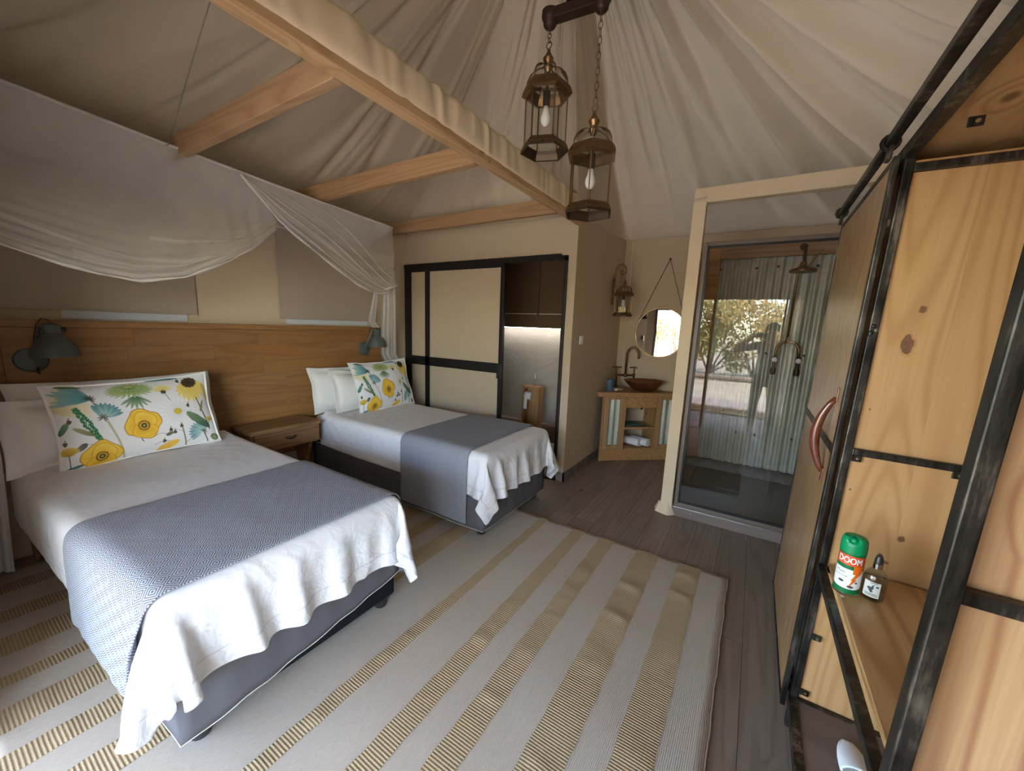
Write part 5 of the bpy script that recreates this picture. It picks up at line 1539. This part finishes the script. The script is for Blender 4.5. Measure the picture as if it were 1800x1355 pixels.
def polyfill(pts, n=36):
    """fill an outline with thin upright strips, so that it rolls smoothly round a cylinder"""
    xs = [p[0] for p in pts]
    x0, x1 = min(xs), max(xs)
    V, F = [], []
    def cuts(x):
        ys = []
        for (ax, ay), (bx, by) in zip(pts, pts[1:] + pts[:1]):
            if (ax <= x < bx) or (bx <= x < ax): ys.append(ay + (by - ay) * (x - ax) / (bx - ax))
        return sorted(ys)
    for i in range(n):
        a, b = lerp(x0, x1, i / n), lerp(x0, x1, (i + 1) / n)
        ys = cuts((a + b) / 2)
        for lo, hi in zip(ys[::2], ys[1::2]):
            k = len(V)
            V += [(a, lo), (b, lo), (b, hi), (a, hi)]
            F.append((k, k + 1, k + 2, k + 3))
    return V, F

CAN = (.354, 1.60, .7685)
ct = thing('insecticide_can', 'green aerosol can with an orange-red band on the wardrobe shelf', 'spray can', CAN)
rc = .0335
fa = radians(-106)
cn = MB().lathe([(.024, .004), (.030, .0), (.0335, .003), (rc, .008), (rc, .150), (.031, .152)], 40, CAN)
obj('body', cn, M['green_can'], ct, auto=40)
obj('base_rim', MB().lathe([(.0335, .0), (.0345, .002), (.0345, .006), (.0335, .007)], 40, CAN), M['chrome'], ct, auto=40)
def capf(u, v):
    a = 2 * pi * u
    d = abs((a - (fa % (2 * pi)) + pi) % (2 * pi) - pi)
    notch = max(0, 1 - (d / .62) ** 2)
    prof = [(.0345, .146), (.0345, .170), (.0325, .188), (.028, .196), (.018, .199), (.0005, .199)]
    i = v * (len(prof) - 1); k = min(int(i), len(prof) - 2); f = i - k
    r = lerp(prof[k][0], prof[k + 1][0], f); z = lerp(prof[k][1], prof[k + 1][1], f)
    if v > .3: r *= 1 - .34 * notch * min(1, (v - .3) * 4) * (r > .012); z -= .016 * notch * min(1, (v - .3) * 3)
    return Vector((CAN[0] + r * cos(a), CAN[1] + r * sin(a), CAN[2] + z))
obj('cap', MB().grid(capf, 72, 30), M['green_cap'], ct, smooth=True)
obj('actuator', MB().ball((CAN[0] + .016 * cos(fa), CAN[1] + .016 * sin(fa), CAN[2] + .186), .011, 14, (1, 1, .9)), M['green_cap'], ct, smooth=True)
obj('red_band', wrap(*patch(-.052, .052, .105, .139, 30), rc + .0003, CAN, fa, 0), M['red_print'], ct, smooth=True)
obj('white_panel', wrap(*patch(-.044, .048, .02, .088, 30, top=lambda x: .092 - .04 * max(0, x) * .4, bot=lambda x: .024 + 5.0 * (abs(x) - .01) ** 2 * (abs(x) > .01)), rc + .0003, CAN, fa, 0), M['white_print'], ct, smooth=True)
obj('bolt_print', wrap(*polyfill([(.012, .108), (.045, .108), (.036, .090), (.041, .089), (.020, .062), (.026, .061), (.006, .030), (.014, .056), (.010, .057), (.020, .078), (.012, .079)]), rc + .0007, CAN, fa, 0), M['orange_print'], ct)
tv, tf_ = text_mesh('DOOM', .030, 0)
dm_ = MB()
for k, (ox, oy) in enumerate(((-.0007, 0), (.0007, 0), (0, .0004), (0, -.0004))):
    q = wrap([(x * .70 + ox, y + oy, z) for x, y, z in tv], tf_, rc + .0011 + .00006 * k, CAN, fa, .122); dm_.add(q.v, q.f)
obj('lettering', dm_, M['white_print'], ct)
obj('lettering', wrap(*text_mesh('Multi', .013, 0), rc + .0007, CAN, fa - .58, .079), M['green_can'], ct)
obj('lettering', wrap(*text_mesh('Insecticide', .0085, 0), rc + .0007, CAN, fa - .50, .066), M['green_can'], ct)
def insect(x, y, s, mat):
    V, F = polyfill([(x - s, y), (x - s * .6, y + s * .35), (x, y + s * .45), (x + s * .7, y + s * .3), (x + s, y), (x + s * .6, y - s * .3), (x, y - s * .4), (x - s * .6, y - s * .3)])
    o_ = wrap(V, F, rc + .0007, CAN, fa, 0)
    for k in (-1, 0, 1):
        V2 = [(x + k * s * .4 - .0004, y - s * .8), (x + k * s * .4 + .0004, y - s * .8), (x + k * s * .3 + .0004, y + s * .6), (x + k * s * .3 - .0004, y + s * .6)]
        o_.add(wrap(V2, [(0, 1, 2, 3)], rc + .0008, CAN, fa, 0).v, [(0, 1, 2, 3)])
    obj('insect_print', o_, mat, ct)
insect(-.014, .047, .009, M['dark_print']); insect(.012, .033, .010, M['leather']); insect(.026, .05, .005, M['dark_print'])

M['bottle_glass'] = thin_glass('bottle_glass', 1.5, (.86, .88, .89))
BOT = (.4195, 1.60, .7685)
bt = thing('spray_bottle', 'clear bottle with a black pump beside the green can', 'bottle', BOT)
obj('body', MB().lathe([(0, .002), (.026, .0), (.0295, .004), (.0305, .012), (.0305, .076), (.027, .090), (.018, .102), (.011, .107), (.011, .112)], 36, BOT), M['bottle_glass'], bt, smooth=True)
liq = thin_glass('clear_liquid', 1.25, (.82, .85, .88))
obj('liquid', MB().lathe([(0, .004), (.026, .005), (.0288, .012), (.0288, .066), (0, .0705)], 32, BOT), liq, bt, auto=40)
obj('collar', MB().lathe([(.0125, .108), (.0125, .124), (.009, .126)], 24, BOT), M['chrome'], bt, auto=40)
obj('pump', MB().lathe([(.0115, .124), (.0105, .140), (.0085, .146), (.0085, .150), (0, .151)], 20, BOT).box(BOT[0] - .004, BOT[0] + .004, BOT[1] - .006, BOT[1] + .006, BOT[2] + .148, BOT[2] + .156), M['black_plastic'], bt, auto=40)
obj('label', wrap(*patch(-.024, .018, .018, .070, 18), .0308, BOT, fa, 0), M['label_paper'], bt, smooth=True)
bd = polyfill([(-.018, .050), (-.012, .056), (-.006, .054), (-.002, .062), (.004, .066), (.001, .058), (.003, .052), (-.001, .046), (.002, .038), (-.006, .036), (-.010, .042), (-.013, .047)])
obj('bird_print', wrap([(x * .85, y * .95) for x, y in bd[0]], bd[1], .0312, BOT, fa, 0), M['dark_print'], bt)
ln = MB()
for x0, x1, y, h in ((.008, .016, .056, .006), (-.022, .012, .030, .002), (-.020, .016, .025, .002), (-.010, .012, .069, .002)):
    q = wrap(*patch(x0 * .85, x1 * .85, y * .95, y * .95 + h, 5), .0312, BOT, fa, 0); ln.add(q.v, q.f)
obj('label_print', ln, M['dark_print'], bt)

sp_ = thing('slipper', 'white slipper lying on the bottom board of the wardrobe', 'slipper', (.46, 1.53, .152))
def slip(u, v):
    t = u
    w = .048 * (sin(pi * min(.999, max(.001, .03 + .94 * t)))) ** .5
    return Vector((.455 + (v - .5) * 2 * w + .03 * t, 1.655 - .26 * t, .152 + .014))
obj('sole', MB().grid(slip, 30, 8), M['slipper_sole'], sp_, solid=.012, smooth=False)
def vamp(u, v):
    t = lerp(.02, .5, u)
    w = .050 * (sin(pi * min(.999, max(.001, .03 + .94 * t)))) ** .5
    a = pi * v
    return Vector((.455 - cos(a) * w + .03 * t, 1.657 - .26 * t, .162 + sin(a) * (.010 + .05 * t)))
obj('upper', MB().grid(vamp, 20, 16), M['slipper'], sp_, smooth=True, solid=.004)

# ------------------------------------------------------------------ outdoors, seen in the glass and the mirror
dk = struct('deck', MB().box(-4.2, 1.6, -1.62, YF - .06, -.14, -.03), M['bark'])
dm = bpy.data.meshes.new('deck_board')
q = MB().box(0, .136, -1.64, -.145, -.03, 0); dm.from_pydata(q.v, [], q.f); dm.materials.append(M['deck'])
dO = WORLD[dk.name]
for k in range(41):
    piece(dm, 'deck_board', dk, (-4.2 + .142 * k - dO.x, -dO.y, -dO.z))
wk = struct('walkway', MB().box(-6, 5, -4.6, -3.5, -.3, -.18), M['bark'])
wO = WORLD[wk.name]
wm_ = bpy.data.meshes.new('walkway_board')
q = MB().box(0, .26, -4.62, -3.48, -.18, -.14); wm_.from_pydata(q.v, [], q.f); wm_.materials.append(M['deck'])
for k in range(41):
    piece(wm_, 'walkway_board', wk, (-6 + .27 * k - wO.x, -wO.y, -wO.z))
struct('ground', MB().grid(lambda u, v: Vector((lerp(-30, 30, u), lerp(-40, 30, v), -.45 + .05 * sin(u * 40) * sin(v * 37))), 60, 60), M['ground'], smooth=True)
lg = obj('log_rail', MB().tube([(-9, -12.2, -.30), (-3, -12.1, -.28), (2, -12.3, -.31), (7, -12.2, -.30)], .12, 10), M['bark'], smooth=True)
tag(lg, 'long weathered log edging the sandy yard', 'log')
FOL = {0: MB(), 1: MB()}
STM = MB()
def bush(x, y, h, rad, c, seed):
    r = random.Random(seed)
    cl_ = [(r.gauss(0, rad * .45), r.gauss(0, rad * .4), r.uniform(.15, .95) * h, r.uniform(.3, .55) * rad) for _ in range(16)]
    for k in range(2600):
        cx, cy, cz, cr = r.choice(cl_)
        d = Vector((r.gauss(0, 1), r.gauss(0, 1), r.gauss(0, 1))).normalized() * cr * r.uniform(.55, 1)
        p = Vector((x + cx, y + cy, -.42 + cz)) + d
        if p.z < -.35: continue
        a = Vector((r.gauss(0, 1), r.gauss(0, 1), r.gauss(0, 1))).normalized()
        b_ = a.cross(d.normalized() + Vector((.01, 0, .02))).normalized()
        l_ = r.uniform(.07, .15)
        FOL[c].add([p - a * l_, p + b_ * l_ * .45, p + a * l_, p - b_ * l_ * .45], [(0, 1, 2, 3)])
    for cx, cy, cz, cr in cl_[:7]:
        STM.tube([(x, y, -.5), (x + cx * .4, y + cy * .4, -.42 + cz * .5), (x + cx, y + cy, -.42 + cz)], [.06, .04, .015], 5)
R.seed(3)
for k, (bx, c) in enumerate([(-11.5, 0), (-8.6, 1), (-6.2, 0), (-3.9, 1), (-1.9, 0), (.1, 1), (2.3, 0), (4.6, 1), (7.2, 0)]):
    bush(bx, -14.2 - R.uniform(0, 1.5), R.uniform(3.4, 4.4), R.uniform(1.6, 2.0), c, 60 + k)
ug = obj('undergrowth', FOL[0], M['leaf_green']); ug['kind'] = 'stuff'
tag(ug, 'sunlit olive green thicket reflected in the shower glass', 'bushes')
sg = obj('stems', STM, M['bark'], ug); sg['kind'] = 'stuff'
ug = obj('undergrowth', FOL[1], M['leaf_gold']); ug['kind'] = 'stuff'
tag(ug, 'dry golden thicket reflected in the shower glass', 'bushes')

# the person taking the picture, seen only in reflections
pt = thing('person', 'person in a pale shirt and dark trousers raising a phone, reflected in the shower glass', 'person', (.20, -.32, 0))
def body(joints, edges, name, mat, parent, sub=2):
    me = bpy.data.meshes.new(name)
    O = origin(parent)
    names = list(joints)
    me.from_pydata([tuple(Vector(joints[n][0]) - O) for n in names], [(names.index(a), names.index(b)) for a, b in edges], [])
    me.materials.append(mat)
    o = bpy.data.objects.new(name, me); COL.objects.link(o); o.parent = parent
    m_ = o.modifiers.new('skin', 'SKIN')
    for i, n in enumerate(names):
        r = joints[n][1]
        sv = me.skin_vertices[0].data[i] if me.skin_vertices else None
        if sv: sv.radius = (r, r) if not isinstance(r, tuple) else r
    return o
def skin_obj(name, joints, edges, mat, parent, sub=2):
    O = origin(parent)
    names = list(joints)
    bm = bmesh.new()
    lay_ = bm.verts.layers.skin.verify()
    vs = {}
    for i, n in enumerate(names):
        v = bm.verts.new(Vector(joints[n][0]) - O)
        r = joints[n][1]
        v[lay_].radius = (r, r) if not isinstance(r, tuple) else r
        if i == 0: v[lay_].use_root = True
        vs[n] = v
    for a, b in edges: bm.edges.new((vs[a], vs[b]))
    me = bpy.data.meshes.new(name); bm.to_mesh(me); bm.free()
    me.materials.append(mat)
    o = bpy.data.objects.new(name, me); COL.objects.link(o); o.parent = parent
    o.modifiers.new('skin', 'SKIN').use_smooth_shade = True
    q = o.modifiers.new('sub', 'SUBSURF'); q.levels = q.render_levels = sub
    return o
px, py = .20, -.34
J = {'pelvis': ((px, py, .95), (.15, .11)), 'waist': ((px, py, 1.10), (.14, .10)), 'chest': ((px, py, 1.30), (.17, .115)), 'upper': ((px, py, 1.44), (.13, .09)), 'neck': ((px, py + .01, 1.53), .055), 'jaw': ((px, py + .03, 1.60), (.068, .075)), 'skull': ((px, py + .02, 1.70), (.082, .095)), 'crown': ((px, py + .01, 1.775), (.055, .065)),
     'sl': ((px - .17, py, 1.44), .062), 'el': ((px - .52, py + .06, 1.32), .042), 'wl': ((px - .27, py + .27, 1.545), .028), 'hl': ((px - .255, py + .30, 1.58), (.036, .018)),
     'sr': ((px + .17, py, 1.44), .062), 'er': ((px + .30, py + .02, 1.18), .042), 'wr': ((px - .02, py + .24, 1.50), .028), 'hr': ((px - .035, py + .27, 1.545), (.036, .018)),
     'tl': ((px - .10, py, .90), .095), 'kl': ((px - .12, py + .02, .50), .062), 'al': ((px - .13, py, .10), .042), 'fl': ((px - .14, py + .13, .045), (.045, .035)),
     'tr': ((px + .10, py, .90), .095), 'kr': ((px + .12, py + .02, .50), .062), 'ar': ((px + .13, py, .10), .042), 'fr': ((px + .14, py + .13, .045), (.045, .035))}
E_ = [('pelvis', 'waist'), ('waist', 'chest'), ('chest', 'upper'), ('upper', 'neck'), ('neck', 'jaw'), ('jaw', 'skull'), ('skull', 'crown'), ('upper', 'sl'), ('sl', 'el'), ('el', 'wl'), ('wl', 'hl'), ('upper', 'sr'), ('sr', 'er'), ('er', 'wr'), ('wr', 'hr'),
      ('pelvis', 'tl'), ('tl', 'kl'), ('kl', 'al'), ('al', 'fl'), ('pelvis', 'tr'), ('tr', 'kr'), ('kr', 'ar'), ('ar', 'fr')]
skin_obj('body', J, E_, M['skin'], pt)
def sub(names, k): return {n: (J[n][0], tuple(r * k for r in J[n][1]) if isinstance(J[n][1], tuple) else J[n][1] * k) for n in names}
S_ = sub(['waist', 'chest', 'upper', 'sl', 'sr'], 1.10)
S_['hem'] = ((px, py, .90), (.175, .13))
S_['cl'] = ((px - .36, py + .03, 1.375), .066); S_['cr'] = ((px + .24, py + .01, 1.30), .066)
skin_obj('shirt', {k: S_[k] for k in ('waist', 'hem', 'chest', 'upper', 'sl', 'cl', 'sr', 'cr')}, [('hem', 'waist'), ('waist', 'chest'), ('chest', 'upper'), ('upper', 'sl'), ('sl', 'cl'), ('upper', 'sr'), ('sr', 'cr')], M['shirt'], pt)
T_ = sub(['pelvis', 'tl', 'kl', 'tr', 'kr'], 1.12)
T_['al'] = ((px - .13, py, .09), .062); T_['ar'] = ((px + .13, py, .09), .062)
skin_obj('trousers', {k: T_[k] for k in ('pelvis', 'tl', 'kl', 'al', 'tr', 'kr', 'ar')}, [('pelvis', 'tl'), ('tl', 'kl'), ('kl', 'al'), ('pelvis', 'tr'), ('tr', 'kr'), ('kr', 'ar')], M['trousers'], pt)
obj('hair', MB().ball((px, py + .005, 1.725), .094, 16, (1, 1.08, .92)), M['hair'], pt, smooth=True)
fc = MB().ball((px, py + .115, 1.665), .016, 8, (.8, 1, 1.4))
obj('nose', fc, M['skin'], pt, smooth=True)
obj('eyes', MB().ball((px - .032, py + .098, 1.695), .011, 8).ball((px + .032, py + .098, 1.695), .011, 8), M['white_plastic'], pt, smooth=True)
obj('mouth', MB().ball((px, py + .103, 1.615), .012, 8, (1.8, .6, .4)), M['red_print'], pt, smooth=True)
obj('ear', MB().ball((px - .086, py + .01, 1.67), .022, 8, (.4, .8, 1.3)).ball((px + .086, py + .01, 1.67), .022, 8, (.4, .8, 1.3)), M['skin'], pt, smooth=True)
for hx, hy, hz, s_ in ((px - .255, py + .30, 1.58, 1), (px - .035, py + .27, 1.545, -1)):
    for k in range(4):
        a = Vector((hx + s_ * .012 * (k - 1.5) * .2, hy + .004, hz - .022 + .016 * k))
        l_ = (.062, .074, .078, .066)[k]
        obj('finger', MB().tube([a, a + Vector((s_ * l_ * .4, .012, .012)), a + Vector((s_ * l_ * .75, .004, .015)), a + Vector((s_ * l_, -.008, .012))], [.0095, .009, .008, .006], 8), M['skin'], pt, smooth=True)
    a = Vector((hx, hy - .012, hz - .02))
    obj('thumb', MB().tube([a, a + Vector((s_ * .02, -.02, .02)), a + Vector((s_ * .05, -.02, .035))], [.011, .010, .007], 8), M['skin'], pt, smooth=True)
ph_ = obj('phone', MB().box(-.012, .148, -.030, -.021, 1.562, 1.640), M['black_plastic'], bevel=.003)
tag(ph_, 'black phone held up by the reflected person', 'phone')
